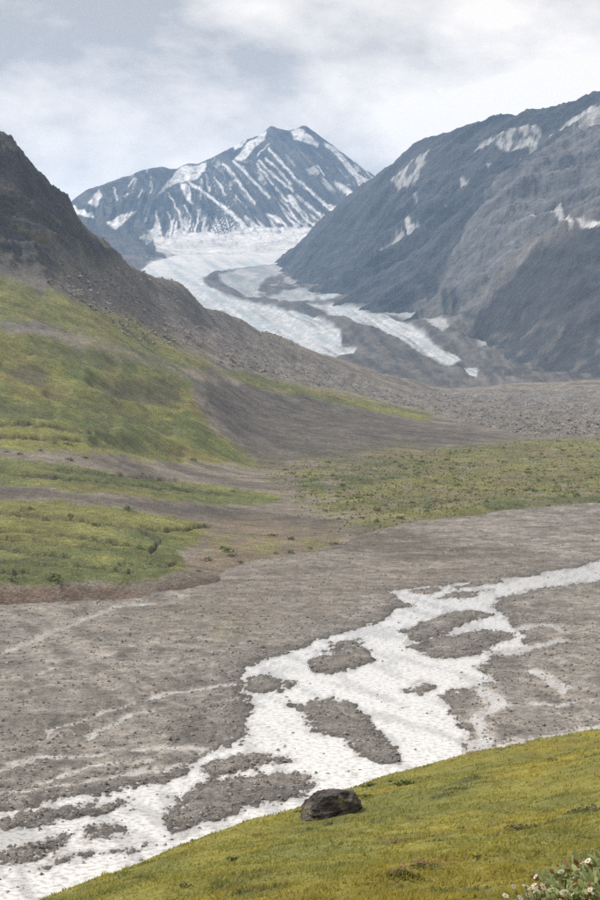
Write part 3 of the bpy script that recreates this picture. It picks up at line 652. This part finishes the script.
# ---- the grassy hill the viewer stands on
FP = []
def Hc(px, py, d): FP.append(at(px, py, float(d)))
SIL = [(-60, 952, 13), (40, 916, 18), (80, 894, 20), (120, 873, 22.5), (200, 846, 28), (250, 826, 32), (300, 810, 36), (335, 802, 40), (370, 785, 43), (410, 771, 46), (440, 761, 48), (500, 752, 52), (550, 746, 56), (600, 739, 60), (700, 722, 68)]
for x, y, d in SIL:
    Hc(x, y, d); q = at(x, y, float(d))
    nx, ny = -0.35, 0.94
    for dd, dz in [(8, 3.3), (22, 12.0), (45, 30.0), (75, 52.0)]:
        FP.append(np.array([q[0] + nx * dd, q[1] + ny * dd, max(q[2] - dz, -4)]))
for x, y, d in [(560, 896, 7.6), (600, 900, 7.2), (520, 900, 7.9), (300, 896, 9.5), (430, 896, 8.6), (180, 890, 14), (100, 893, 16.5), (330, 862, 17), (450, 850, 16), (560, 830, 15), (560, 795, 27), (450, 800, 29), (400, 830, 23), (580, 762, 42), (500, 775, 40), (300, 835, 25), (220, 860, 20.5), (640, 850, 11), (680, 800, 22)]:
    Hc(x, y, d)
for q in [(0, 0, 48.35), (0, 4, 48.15), (-2.5, 3, 47.6), (3, 3, 48.6), (0, -10, 49.5), (-10, -8, 46.5), (12, -8, 51), (-8, 14, 40.5), (-16, 10, 36), (-30, 6, 27), (-14, 30, 31), (12, 8, 49.6), (12, 30, 45), (25, 40, 44), (22, 10, 51), (30, 80, 33)]:
    FP.append(np.array(q, float))
FP = np.array(FP)
wf = lambda x, y: np.stack([x, y], 1) / 10
zf = lambda x, y: rbf(FP_W, FP[:, 2], wf(x, y), 0.12) + 0.10 * fbm(x / 2.2, y / 2.2, 4, 901) * ss(3, 10, y) + 0.035 * fbm(x / 0.45, y / 0.45, 3, 911)
FP_W = wf(FP[:, 0], FP[:, 1])
ax = np.concatenate([np.linspace(-48, -9, 30)[:-1], np.linspace(-9, 16, 190), np.linspace(16, 55, 30)[1:]])
ay = np.concatenate([np.linspace(-14, 5, 16)[:-1], np.geomspace(5, 70, 240), np.linspace(71, 150, 50)])
Xg, Yg = np.meshgrid(ax, ay)
nr, nc = Xg.shape
i = (np.arange(nr - 1)[:, None] * nc + np.arange(nc - 1)[None]).ravel()
F = np.stack([i, i + 1, i + nc + 1, i + nc], 1)
X, Y = Xg.ravel(), Yg.ravel()
z = zf(X, Y)
def turf(x, y):
    a = fbm(x / 2.6, y / 3.6, 5, 921); b = fbm(x / 0.7, y / 0.9, 4, 931); d = fbm(x / 4.5, y / 6, 3, 941)
    k = lerp(np.tile([0.135, 0.140, 0.040], (len(x), 1)), [0.192, 0.180, 0.042], ss(-0.8, 0.6, a + 0.3 * b))
    k = lerp(k, [0.27, 0.205, 0.028], ss(0.15, 0.9, d + 0.35 * b) * 0.45)
    k = lerp(k, [0.060, 0.072, 0.026], ss(0.40, 0.85, fbm(x / 0.9, y / 1.2, 4, 951)) * 0.8)
    k = lerp(k, [0.130, 0.082, 0.040], ss(0.55, 0.9, fbm(x / 0.7, y / 0.9, 4, 961)) * 0.6)
    return k * 1.15
o = link('hill', mesh_np('hill', np.stack([X, Y, z], 1), F, M_fore, turf(X, Y) * 0.9))
tag(o, 'golden-green tundra slope in front of the river', 'hill', kind='structure')

# ================================================================== THINGS
def rand_rot(n):
    a = RNG.normal(size=(n, 3)); a /= np.linalg.norm(a, axis=1)[:, None]
    b = RNG.normal(size=(n, 3)); b -= (a * b).sum(1)[:, None] * a; b /= np.linalg.norm(b, axis=1)[:, None]
    return a, b, np.cross(a, b)

# ---- boulder on the brow of the hill
def fore_pt(px, py):
    a_, b_ = ray(px, py)
    ds = np.geomspace(5, 75, 700)
    h = zf(a_ * ds, ds) - (HC + b_ * ds)
    k = np.argmax(h > 0) if (h > 0).any() else 0
    return np.array([a_ * ds[k], ds[k], zf(np.array([a_ * ds[k]]), np.array([ds[k]]))[0]])
import bmesh
bm = bmesh.new()
bmesh.ops.create_icosphere(bm, subdivisions=5, radius=1.0)
me = bpy.data.meshes.new('boulder'); bm.to_mesh(me); bm.free()
co = np.empty(len(me.vertices) * 3, np.float32); me.vertices.foreach_get('co', co); co = co.reshape(-1, 3).astype(float)
planes = [((-0.75, -0.25, 0.62), 0.70), ((0.15, -0.1, 1.0), 0.80), ((0.95, -0.1, 0.25), 0.86), ((0.1, -0.97, 0.3), 0.74), ((-0.35, -0.85, 0.45), 0.72), ((0.6, -0.5, 0.62), 0.86), ((-0.2, 0.9, 0.4), 0.8), ((-0.95, 0.1, 0.1), 0.93), ((0.45, 0.3, 0.85), 0.84)]
for n_, d_ in planes:
    n_ = np.array(n_) / np.linalg.norm(n_); k = co @ n_ - d_
    co -= np.clip(k, 0, None)[:, None] * n_ * 0.93
nn = co / np.linalg.norm(co, axis=1)[:, None]
dsp = 0.06 * fbm(co[:, 0] * 2.2 + co[:, 2], co[:, 1] * 2.2 - co[:, 2] * 1.3, 5, 971) + 0.075 * ridged(co[:, 0] * 3 + co[:, 1] * 2, co[:, 2] * 4 - co[:, 1], 5, 975)
co += nn * dsp[:, None]
co *= np.array([0.68, 0.58, 0.50])
me.vertices.foreach_set('co', co.astype(np.float32).ravel()); me.update()
me.polygons.foreach_set('use_smooth', np.zeros(len(me.polygons), bool))
mb = plain_mat('dark_lichened_rock', (0.052, 0.045, 0.042), 0.9, 0.6, 5.0)
t = mb.node_tree; p = t.nodes['Principled BSDF']
ln = N(t, 'ShaderNodeTexNoise'); ln.inputs['Scale'].default_value = 3.5; ln.inputs['Detail'].default_value = 6
lr = N(t, 'ShaderNodeValToRGB'); lr.color_ramp.elements[0].position = 0.55; lr.color_ramp.elements[0].color = (0, 0, 0, 1); lr.color_ramp.elements[1].position = 0.66; lr.color_ramp.elements[1].color = (0.8, 0.8, 0.8, 1)
src = p.inputs['Base Color'].links[0].from_socket
lm = N(t, 'ShaderNodeMix', data_type='RGBA'); lm.inputs[7].default_value = (0.15, 0.135, 0.09, 1)
g_ = N(t, 'ShaderNodeNewGeometry'); t.links.new(g_.outputs['Position'], ln.inputs['Vector'])
t.links.new(ln.outputs['Fac'], lr.inputs[0]); t.links.new(lr.outputs[0], lm.inputs['Factor']); t.links.new(src, lm.inputs[6]); t.links.new(lm.outputs[2], p.inputs['Base Color'])
bb = N(t, 'ShaderNodeBump'); bb.inputs['Strength'].default_value = 0.9; bb.inputs['Distance'].default_value = 0.08
bn = N(t, 'ShaderNodeTexNoise'); bn.inputs['Scale'].default_value = 9; bn.inputs['Detail'].default_value = 8
t.links.new(g_.outputs['Position'], bn.inputs['Vector']); t.links.new(bn.outputs['Fac'], bb.inputs['Height']); t.links.new(bb.outputs[0], p.inputs['Normal'])
me.materials.append(mb)
q = fore_pt(331, 815)
o = link('boulder', me, loc=(q[0], q[1], q[2] + 0.12))
o.scale = (q[1] / 41.0, q[1] / 41.0, q[1] / 41.0 * 0.84)
o.rotation_euler = (0, math.radians(-13), math.radians(8))
tag(o, 'dark rounded boulder sitting on the brow of the grassy hill', 'boulder')

# ---- grass on the near hill
nb = 350000
d = np.exp(RNG.uniform(np.log(5.5), np.log(74), nb)); tx = RNG.uniform(-0.20, 0.28, nb)
x = tx * d; y = d
# keep mostly where a brow or face is turned to the viewer
zz = zf(x, y)
kc = turf(x, y)
tuft = fbm(x / 0.35, y / 0.45, 3, 981)
hgt = (0.022 + 0.03 * RNG.random(nb) + 0.03 * np.clip(tuft, -0.4, 1)) * (0.75 + 0.006 * d)
wd = (0.0035 + 0.004 * RNG.random(nb)) * (0.6 + d / 18)
an = RNG.uniform(0, 2 * np.pi, nb); lean = RNG.normal(0, 0.45, (nb, 2)) + np.array([0.25, -0.1])
base = np.stack([x, y, zz - 0.01], 1)
dx = np.stack([np.cos(an) * wd, np.sin(an) * wd, 0 * wd], 1)
tip = base + np.stack([lean[:, 0] * hgt, lean[:, 1] * hgt, hgt], 1)
V = np.stack([base - dx, base + dx, tip], 1).reshape(-1, 3)
kc = kc * RNG.uniform(1.15, 1.75, (nb, 1))
straw = RNG.random(nb) < 0.10
kc[straw] = kc[straw] * 0.4 + np.array([0.42, 0.34, 0.15]) * 0.6
M_grass = plain_mat('tundra_grass', (0.1, 0.1, 0.03), 0.7, 0.15, 3.0, attr=True, trans=0.5)
o = link('grass', mesh_np('grass', V, np.arange(nb * 3).reshape(-1, 3), M_grass, np.repeat(kc, 3, 0), False))
tag(o, 'short golden-green grass covering the near hill', 'grass', kind='stuff')

# ---- leaf-clump plants
def clump(name, n, rx, ry, rz, leaf, colA, colB, mat, seed, hollow=0.35):
    r = np.random.default_rng(seed)
    th = r.uniform(0, 2 * np.pi, n); ph = np.arccos(r.uniform(0, 1, n)); rad = r.uniform(hollow, 1, n) ** 0.6
    lob_ = 1 + 0.35 * np.sin(3 * th + r.uniform(0, 6)) + 0.2 * np.sin(5 * th + r.uniform(0, 6))
    P = np.stack([rx * rad * lob_ * np.cos(th) * np.sin(ph), ry * rad * lob_ * np.sin(th) * np.sin(ph), rz * rad * np.cos(ph) * (0.8 + 0.3 * lob_)], 1)
    a = r.normal(size=(n, 3)); a[:, 2] = np.abs(a[:, 2]) * 0.8; a /= np.linalg.norm(a, axis=1)[:, None]
    b = r.normal(size=(n, 3)); b -= (a * b).sum(1)[:, None] * a; b /= np.linalg.norm(b, axis=1)[:, None]
    L_ = leaf * r.uniform(0.6, 1.3, n)[:, None]
    V = np.stack([P - a * L_ * 0.5, P + b * L_ * 0.28, P + a * L_ * 0.5, P - b * L_ * 0.28], 1).reshape(-1, 3)
    k = r.random(n)[:, None]; cc = np.array(colA) * (1 - k) + np.array(colB) * k
    return mesh_np(name, V, np.arange(4 * n).reshape(-1, 4), mat, np.repeat(cc, 4, 0), False)
M_leaf = plain_mat('willow_leaves', (0.08, 0.1, 0.04), 0.6, 0.15, 2.0, attr=True, trans=0.5)

# willow shrubs on the terraces and the scrub flat
WIL = [clump('willow_shrub', 90, 1.0, 1.0, 0.85, 0.42, cA, cB, M_leaf, 30 + k) for k, (cA, cB) in enumerate([((0.12, 0.145, 0.06), (0.22, 0.25, 0.11)), ((0.14, 0.16, 0.08), (0.25, 0.265, 0.14)), ((0.105, 0.125, 0.05), (0.19, 0.21, 0.08))])]
def hill_pt(px, py):
    k = np.argmin(((HP - np.array([px, py])) ** 2).sum(1) + 1e-4 * HV[:, 1]); return HV[k]
def shrub(px, py, size, lab, grp):
    q = hill_pt(px, py)
    o = link('willow_shrub', WIL[RNG.integers(3)], loc=q - np.array([0, 0, 0.08 * size]))
    s_ = size * RNG.uniform(0.75, 1.25)
    o.scale = (s_ * RNG.uniform(0.85, 1.3), s_ * RNG.uniform(0.85, 1.3), s_ * RNG.uniform(0.75, 1.1)); o.rotation_euler = (0, 0, RNG.uniform(0, 6.28))
    tag(o, lab, 'shrub', grp)
L1 = 'dark green willow shrub on the grey gravel band between grassy terraces'; g1n = 'shrubs along the terrace gravel bands'
for x, y, sz in [(68, 445, 1.5), (160, 491, 2.0), (40, 451, 1.2), (55, 444, 1.2), (192, 461, 1.6), (70, 461, 1.3), (128, 510, 1.3), (20, 455, 1.0), (85, 458, 1.0), (143, 474, 1.1), (232, 492, 1.1), (8, 452, 1.0)]: shrub(x, y, sz, L1, g1n)
L2 = 'green shrub on the sandy slope at the foot of the grassy terraces'; g2n = 'shrubs on the sandy terrace foot'
for x, y, sz in [(208, 561, 1.3), (228, 552, 1.6), (222, 549, 1.0), (232, 556, 1.1), (199, 572, 1.0), (272, 536, 1.3), (292, 540, 1.4), (290, 553, 1.0), (335, 545, 1.2), (240, 562, 0.9), (275, 553, 0.9), (205, 528, 1.2), (310, 549, 0.9)]: shrub(x, y, sz, L2, g2n)
L3 = 'low grey-green shrub on the dark scarps of the lowest grassy terrace'; g3n = 'shrubs along the lowest terrace scarps'
for x, y, sz in [(45, 520, 1.2), (30, 509, 1.0), (95, 526, 1.3), (105, 528, 1.2), (88, 525, 0.9), (55, 578, 1.4), (62, 581, 1.1), (140, 548, 1.0), (12, 580, 1.0), (25, 577, 0.9), (190, 530, 1.0), (150, 565, 0.9), (118, 541, 0.9), (70, 516, 0.9)]: shrub(x, y, sz, L3, g3n)
L4 = 'small willow shrub on the level scrub flat beyond the gravel'; g4n = 'shrubs scattered over the scrub flat'
sel = np.where((sdf(FLAT, HP) > 2) & (HP[:, 0] > 262) & (HP[:, 0] < 640))[0]
for k in RNG.choice(sel, 240, replace=False):
    x, y = HP[k]; shrub(x, y, RNG.uniform(0.6, 1.15) * (1.25 if RNG.random() < 0.15 else 1), L4, g4n)

# low ground scrub between them, too fine to count
sel = np.where((sdf(FLAT, HP) + np.where(HP[:, 0] < 400, 11, 0) * RNG.normal(0, 1, len(HP)) > 0.5) & (HP[:, 0] > 230) & (HP[:, 0] < 680))[0]
pk = HV[RNG.choice(sel, 9000)] + np.stack([RNG.normal(0, 0.8, 9000), RNG.normal(0, 1.6, 9000), RNG.uniform(0.05, 0.3, 9000)], 1)
a, b, _ = rand_rot(9000)
sz = RNG.uniform(0.2, 0.55, (9000, 1))
V = np.stack([pk - a * sz, pk + b * sz * 0.7, pk + a * sz, pk - b * sz * 0.7], 1).reshape(-1, 3)
kk = RNG.random((9000, 1)); cc = np.array([0.11, 0.125, 0.05]) * (1 - kk) + np.array([0.21, 0.20, 0.085]) * kk
o = link('ground_scrub', mesh_np('ground_scrub', V, np.arange(36000).reshape(-1, 4), M_leaf, np.repeat(cc, 4, 0), False))
tag(o, 'fine low scrub covering the level flat beyond the gravel', 'scrub', kind='stuff')

GRN = (HP[:, 1] > 255) & (HP[:, 1] < 600) & (HP[:, 0] < 460) & (HCOL[:, 1] > 0.92 * HCOL[:, 0]) & (HCOL[:, 2] < 0.5 * HCOL[:, 1])
k = RNG.choice(np.where(GRN)[0], 30000); nk = len(k)
pk = HV[k] + np.stack([RNG.normal(0, 0.5, nk), RNG.normal(0, 1.2, nk), RNG.uniform(0.0, 0.15, nk)], 1)
a, b, _ = rand_rot(nk); sz = RNG.uniform(0.10, 0.30, (nk, 1)) * (HV[k, 1:2] / 600) ** 0.8
V = np.stack([pk - a * sz, pk + b * sz * 0.7, pk + a * sz, pk - b * sz * 0.7], 1).reshape(-1, 3)
cc = HCOL[k] * RNG.uniform(0.8, 1.5, (nk, 1))
o = link('tussocks', mesh_np('tussocks', V, np.arange(4 * nk).reshape(-1, 4), M_leaf, np.repeat(cc, 4, 0), False))
tag(o, 'fine grass tussocks covering the green slopes and terraces', 'grass', kind='stuff')

# ---- loose stones: cobbles on the river flat, rubble on moraine and scree
OCT = np.array([(1, 0, 0), (-1, 0, 0), (0, 1, 0), (0, -1, 0), (0, 0, 1), (0, 0, -1)], float)
OF = np.array([(0, 2, 4), (2, 1, 4), (1, 3, 4), (3, 0, 4), (2, 0, 5), (1, 2, 5), (3, 1, 5), (0, 3, 5)])[:4]
def stones(name, P, size, cols, mat, lab, flatten=0.7):
    n = len(P)
    V = OCT[None] * RNG.uniform(0.65, 1.35, (n, 6, 1)) + RNG.normal(0, 0.15, (n, 6, 3))
    th = RNG.uniform(0, 6.28, n); cs, sn = np.cos(th)[:, None], np.sin(th)[:, None]
    V = np.stack([V[..., 0] * cs - V[..., 1] * sn, V[..., 0] * sn + V[..., 1] * cs, V[..., 2] * flatten], 2) * size[:, None, None] + P[:, None]
    Fs = (OF[None] + 6 * np.arange(n)[:, None, None]).reshape(-1, 3)
    o = link(name, mesh_np(name, V.reshape(-1, 3), Fs, mat, np.repeat(cols, 6, 0), False))
    tag(o, lab, 'stones', kind='stuff')
M_stone = plain_mat('grey_cobbles', (0.2, 0.18, 0.16), 0.9, 0.25, 1.0, attr=True)
dens = np.where(BS < 0, 0.35 + 0.65 * np.exp(BS / 6.0), 0) + np.where((BS >= 0) & (BS < 0.5), 0.6, 0) + np.where(BS > 0.5, 0.03, 0)
dens *= 1 - 0.7 * BSILT
dens *= np.where(fbm(BV[:, 0] / 6, BV[:, 1] / 14, 4, 991) > -0.05, 1.0, 0.35)
dens *= (BV[:, 1] < 600)
k = RNG.choice(len(BV), 60000, p=dens / dens.sum())
P = BV[k].copy(); P[:, 0] += RNG.normal(0, 0.12, len(k)); P[:, 1] += RNG.normal(0, 0.5, len(k)); 
size = 0.07 + 0.30 * RNG.random(len(k)) ** 5 + 0.03 * (P[:, 1] > 300)
P[:, 2] = np.maximum(P[:, 2], -0.05) + size * 0.15
kk = RNG.random((len(k), 1)); cc = np.array([0.13, 0.12, 0.11]) * (1 - kk) + np.array([0.34, 0.31, 0.28]) * kk
stones('cobbles', P, size, cc, M_stone, 'grey cobbles strewn over the river gravel')
sel = np.where((sdf(MOR, HP) > 0) | ((sdf(CRAG, HP) < -5) & (HP[:, 1] < 345) & (HV[:, 1] > 1100)))[0]
k = RNG.choice(sel, 16000); P = HV[k].copy() + np.stack([RNG.normal(0, 1, 16000), RNG.normal(0, 4, 16000), np.zeros(16000)], 1)
size = 0.5 + 1.5 * RNG.random(16000) ** 3
kk = RNG.random((16000, 1)); cc = np.array([0.13, 0.12, 0.11]) * (1 - kk) + np.array([0.30, 0.275, 0.25]) * kk
stones('rubble', P, size, cc, M_stone, 'pale grey rubble blocks on the moraine and the scree')

# ---- dwarf shrubs and flowers on the near hill
DW = [clump('dwarf_shrub', 260, 1, 1, 0.45, 0.20, cA, cB, M_leaf, 60 + k, 0.2) for k, (cA, cB) in enumerate([((0.035, 0.048, 0.018), (0.095, 0.115, 0.035)), ((0.075, 0.09, 0.05), (0.15, 0.165, 0.095)), ((0.05, 0.06, 0.02), (0.12, 0.12, 0.03))])]
for x, y, w, kd in [(404, 785, 14, 0), (370, 788, 10, 0), (392, 783, 8, 0), (300, 812, 9, 0), (327, 811, 9, 0), (366, 797, 8, 2), (405, 875, 20, 0), (480, 858, 16, 0), (535, 852, 12, 0), (340, 890, 12, 0), (465, 829, 10, 0), (235, 860, 11, 0), (190, 885, 14, 0), (330, 825, 8, 0), (260, 835, 9, 2)]:
    q = fore_pt(x, y); w_ = w * q[1] / FPX * 0.9
    o = link('dwarf_shrub', DW[kd], loc=q - np.array([0, 0, 0.02])); o.scale = (w_, w_, w_ * 0.8); o.rotation_euler = (0, 0, RNG.uniform(0, 6.28))
    tag(o, 'dark green dwarf shrub growing close against the dark boulder' if 290 < x < 380 and y < 815 else 'dark green dwarf shrub tufted in open golden grass on the near hill', 'shrub', 'dark dwarf shrubs on the near hill')
for x, y, w, kd in [(590, 812, 22, 1), (525, 829, 24, 1), (505, 835, 14, 1), (380, 873, 24, 1), (430, 868, 26, 1), (490, 865, 22, 1), (460, 790, 14, 1), (400, 885, 18, 1), (555, 760, 12, 1)]:
    q = fore_pt(x, y); w_ = w * q[1] / FPX * 0.9
    o = link('dwarf_shrub', DW[1], loc=q - np.array([0, 0, 0.03])); o.scale = (w_, w_, w_ * 0.55); o.rotation_euler = (0, 0, RNG.uniform(0, 6.28))
    tag(o, 'silvery grey-green mat of dwarf willow spreading over the near hill', 'shrub', 'silvery dwarf willow mats')
# pink fireweed patch
M_pink = plain_mat('fireweed_bloom', (0.42, 0.16, 0.27), 0.7, 0.25, 20, trans=0.25)
pk_me = clump('bloom', 70, 1, 1, 1.1, 0.22, (0.42, 0.16, 0.27), (0.5, 0.25, 0.35), M_pink, 77, 0.1)
st_me = clump('leaves', 70, 1, 1, 0.8, 0.30, (0.07, 0.09, 0.03), (0.12, 0.12, 0.04), M_leaf, 78, 0.1)
for x, y, w in [(415, 869, 7), (402, 873, 8), (422, 866, 6), (392, 877, 6)]:
    q = fore_pt(x, y); w_ = w * q[1] / FPX
    e_ = link('fireweed', None, loc=q); e_.scale = (w_, w_, w_)
    link('leaves', st_me, e_); b_ = link('bloom', pk_me, e_, (0, 0, 0.55)); b_.scale = (0.8, 0.8, 0.8)
    tag(e_, 'small pink flowering plant among dwarf shrubs on the near hill', 'flower', 'pink flowers on the near hill')

# white-flowered leafy plants at the viewer's feet
M_pet = plain_mat('white_petals', (0.80, 0.76, 0.66), 0.6, 0.08, 30, trans=0.4)
M_cen = plain_mat('flower_centre', (0.45, 0.30, 0.06), 0.8, 0.2, 60)
M_stem = plain_mat('flower_stem', (0.13, 0.13, 0.05), 0.7, 0.2, 30)
M_fl = plain_mat('flower_leaves', (0.08, 0.1, 0.04), 0.55, 0.2, 15, attr=True, trans=0.5)
def petals_mesh(seed):
    r = np.random.default_rng(seed); V = []; F_ = []
    for k in range(8):
        a = 2 * np.pi * k / 8 + r.normal(0, 0.12); R_ = 0.021 * r.uniform(0.85, 1.15); w = 0.0085
        for rr, ww, h in [(0.003, 0.003, 0.0), (R_ * 0.55, w, 0.004), (R_ * 0.9, w * 0.75, 0.003 + r.normal(0, 0.002)), (R_, 0.002, 0.001)]:
            for sg in (-1, 1):
                V.append((rr * math.cos(a) - sg * ww * math.sin(a), rr * math.sin(a) + sg * ww * math.cos(a), h))
        b_ = len(V) - 8
        for j in range(3): F_.append((b_ + 2 * j, b_ + 2 * j + 1, b_ + 2 * j + 3, b_ + 2 * j + 2))
    return mesh_np('petals', V, F_, M_pet)
PET = [petals_mesh(s_) for s_ in (1, 2, 3)]
bm = bmesh.new(); bmesh.ops.create_icosphere(bm, subdivisions=1, radius=0.007); CEN = bpy.data.meshes.new('flower_centre'); bm.to_mesh(CEN); bm.free(); CEN.materials.append(M_cen)
def tube_mesh(a, b, r0):
    a = np.array(a); b = np.array(b); V = []; F_ = []
    for k in range(4):
        tt = k / 3; ctr = a + (b - a) * tt + np.array([0.02, 0, 0]) * math.sin(tt * 3.14)
        for j in range(4): V.append(ctr + r0 * (1 - 0.4 * tt) * np.array([math.cos(j * 1.5708), math.sin(j * 1.5708), 0]))
    for k in range(3):
        for j in range(4): F_.append((4 * k + j, 4 * k + (j + 1) % 4, 4 * k + 4 + (j + 1) % 4, 4 * k + 4 + j))
    return mesh_np('stem', V, F_, M_stem)
def leaf_tuft(n, R_, H_, seed):
    r = np.random.default_rng(seed); V = []; F_ = []; cc = []
    for k in range(n):
        a = r.uniform(0, 6.28); rad = R_ * math.sqrt(r.random()) * 0.8; h = H_ * r.uniform(0.25, 1.0) * (1 - 0.35 * rad / R_)
        p0_ = np.array([rad * math.cos(a), rad * math.sin(a), h]); d_ = np.array([math.cos(a) * r.uniform(0.3, 1), math.sin(a) * r.uniform(0.3, 1), r.uniform(0.2, 1.1)]); d_ /= np.linalg.norm(d_)
        s_ = np.cross(d_, (r.normal(), r.normal(), r.normal())); s_ /= np.linalg.norm(s_); n_ = np.cross(s_, d_)
        L_ = r.uniform(0.03, 0.06); w = L_ * r.uniform(0.16, 0.24)
        i0 = len(V)
        V += [p0_, p0_ + d_ * L_ * 0.35 + s_ * w, p0_ + d_ * L_ * 0.35 - s_ * w, p0_ + d_ * L_ * 0.75 + s_ * w * 0.8 - n_ * 0.003, p0_ + d_ * L_ * 0.75 - s_ * w * 0.8 - n_ * 0.003, p0_ + d_ * L_ - n_ * 0.006]
        F_ += [(i0, i0 + 1, i0 + 2, i0), (i0 + 1, i0 + 3, i0 + 4, i0 + 2), (i0 + 3, i0 + 5, i0 + 4, i0 + 3)]
        q_ = r.random(); base_ = np.array([0.26, 0.31, 0.12]) * (1 - q_) + np.array([0.48, 0.52, 0.27]) * q_
        if r.random() < 0.06: base_ = np.array([0.28, 0.13, 0.05])
        cc += [base_] * 6
    V = np.array(V); T = []
    for f in F_:
        T.append((f[0], f[1], f[2]))
        if f[3] not in f[:3]: T.append((f[0], f[2], f[3]))
    return mesh_np('leaves', V, T, M_fl, np.array(cc), False)
TUFT = [leaf_tuft(260, 0.13, 0.15, 90 + k) for k in range(4)]
plants = [(520, 908, 0.8, [(520, 898), (528, 895)]), (538, 905, 0.95, [(535, 892), (543, 887), (552, 889)]), (560, 898, 1.05, [(545, 884), (562, 881), (568, 879)]), (578, 893, 1.2, [(561, 872), (576, 878), (583, 882)]),
          (596, 888, 1.35, [(583, 863), (588, 861), (585, 868), (598, 874)]), (612, 886, 1.3, [(598, 866), (612, 862)]), (566, 915, 1.0, [(560, 897)]), (600, 912, 1.2, [(590, 890), (603, 886)]), (632, 890, 1.3, [(625, 868), (640, 864)])]
for k, (x, y, sc_, fl_) in enumerate(plants):
    a_, b_ = ray(x, y); yy = 7.6 if y < 905 else 7.1
    q = np.array([a_ * yy, yy, zf(np.array([a_ * yy]), np.array([yy]))[0]])
    e_ = link('flowering_plant', None, loc=q)
    o = link('leaves', TUFT[k % 4], e_); o.scale = (sc_ * 0.8, sc_ * 0.8, sc_ * 0.8); o.rotation_euler = (0, 0, RNG.uniform(0, 6.28))
    for fx, fy in fl_ + [(x + RNG.normal(0, 9), y - RNG.uniform(12, 24)) for _ in range(4)]:
        h = at(fx, fy, yy + RNG.uniform(-0.12, 0.05)) - q
        h[2] = max(h[2], 0.08)
        link('stem', tube_mesh((h[0] * 0.4, h[1] * 0.4, 0.01), h, 0.0022), e_)
        f_ = link('flower', PET[RNG.integers(3)], e_, h); f_.rotation_euler = (RNG.uniform(0.3, 1.0), RNG.normal(0, 0.4), RNG.uniform(0, 6.28)); f_.scale = (RNG.uniform(0.5, 0.8),) * 3
        c_ = link('flower_centre', CEN, f_, (0, 0, 0.003)); c_.scale = (1, 1, 0.6)
    tag(e_, 'leafy plant with white daisy-like flowers growing on the near hill', 'flower', 'white flowering plants on the near hill')

# ================================================================== air
hb = bmesh.new(); bmesh.ops.create_cube(hb, size=1.0)
hm = bpy.data.meshes.new('haze'); hb.to_mesh(hm); hb.free()
m = bpy.data.materials.new('valley_haze'); m.use_nodes = True
t = m.node_tree; t.nodes.clear()
mo = N(t, 'ShaderNodeOutputMaterial'); pv = N(t, 'ShaderNodeVolumePrincipled')
pv.inputs['Color'].default_value = (0.40, 0.64, 1.0, 1); pv.inputs['Density'].default_value = 5.8e-5; pv.inputs['Anisotropy'].default_value = 0.2
t.links.new(pv.outputs[0], mo.inputs['Volume'])
hm.materials.append(m)
o = link('haze', hm, loc=(0, 20000, 800)); o.scale = (81000, 81000, 1616)
tag(o, 'thin pale blue haze filling the valley', 'haze', kind='stuff')
print('tris', sum(len(o.data.loops) - 2 * len(o.data.polygons) for o in bpy.data.objects if o.type == 'MESH'))
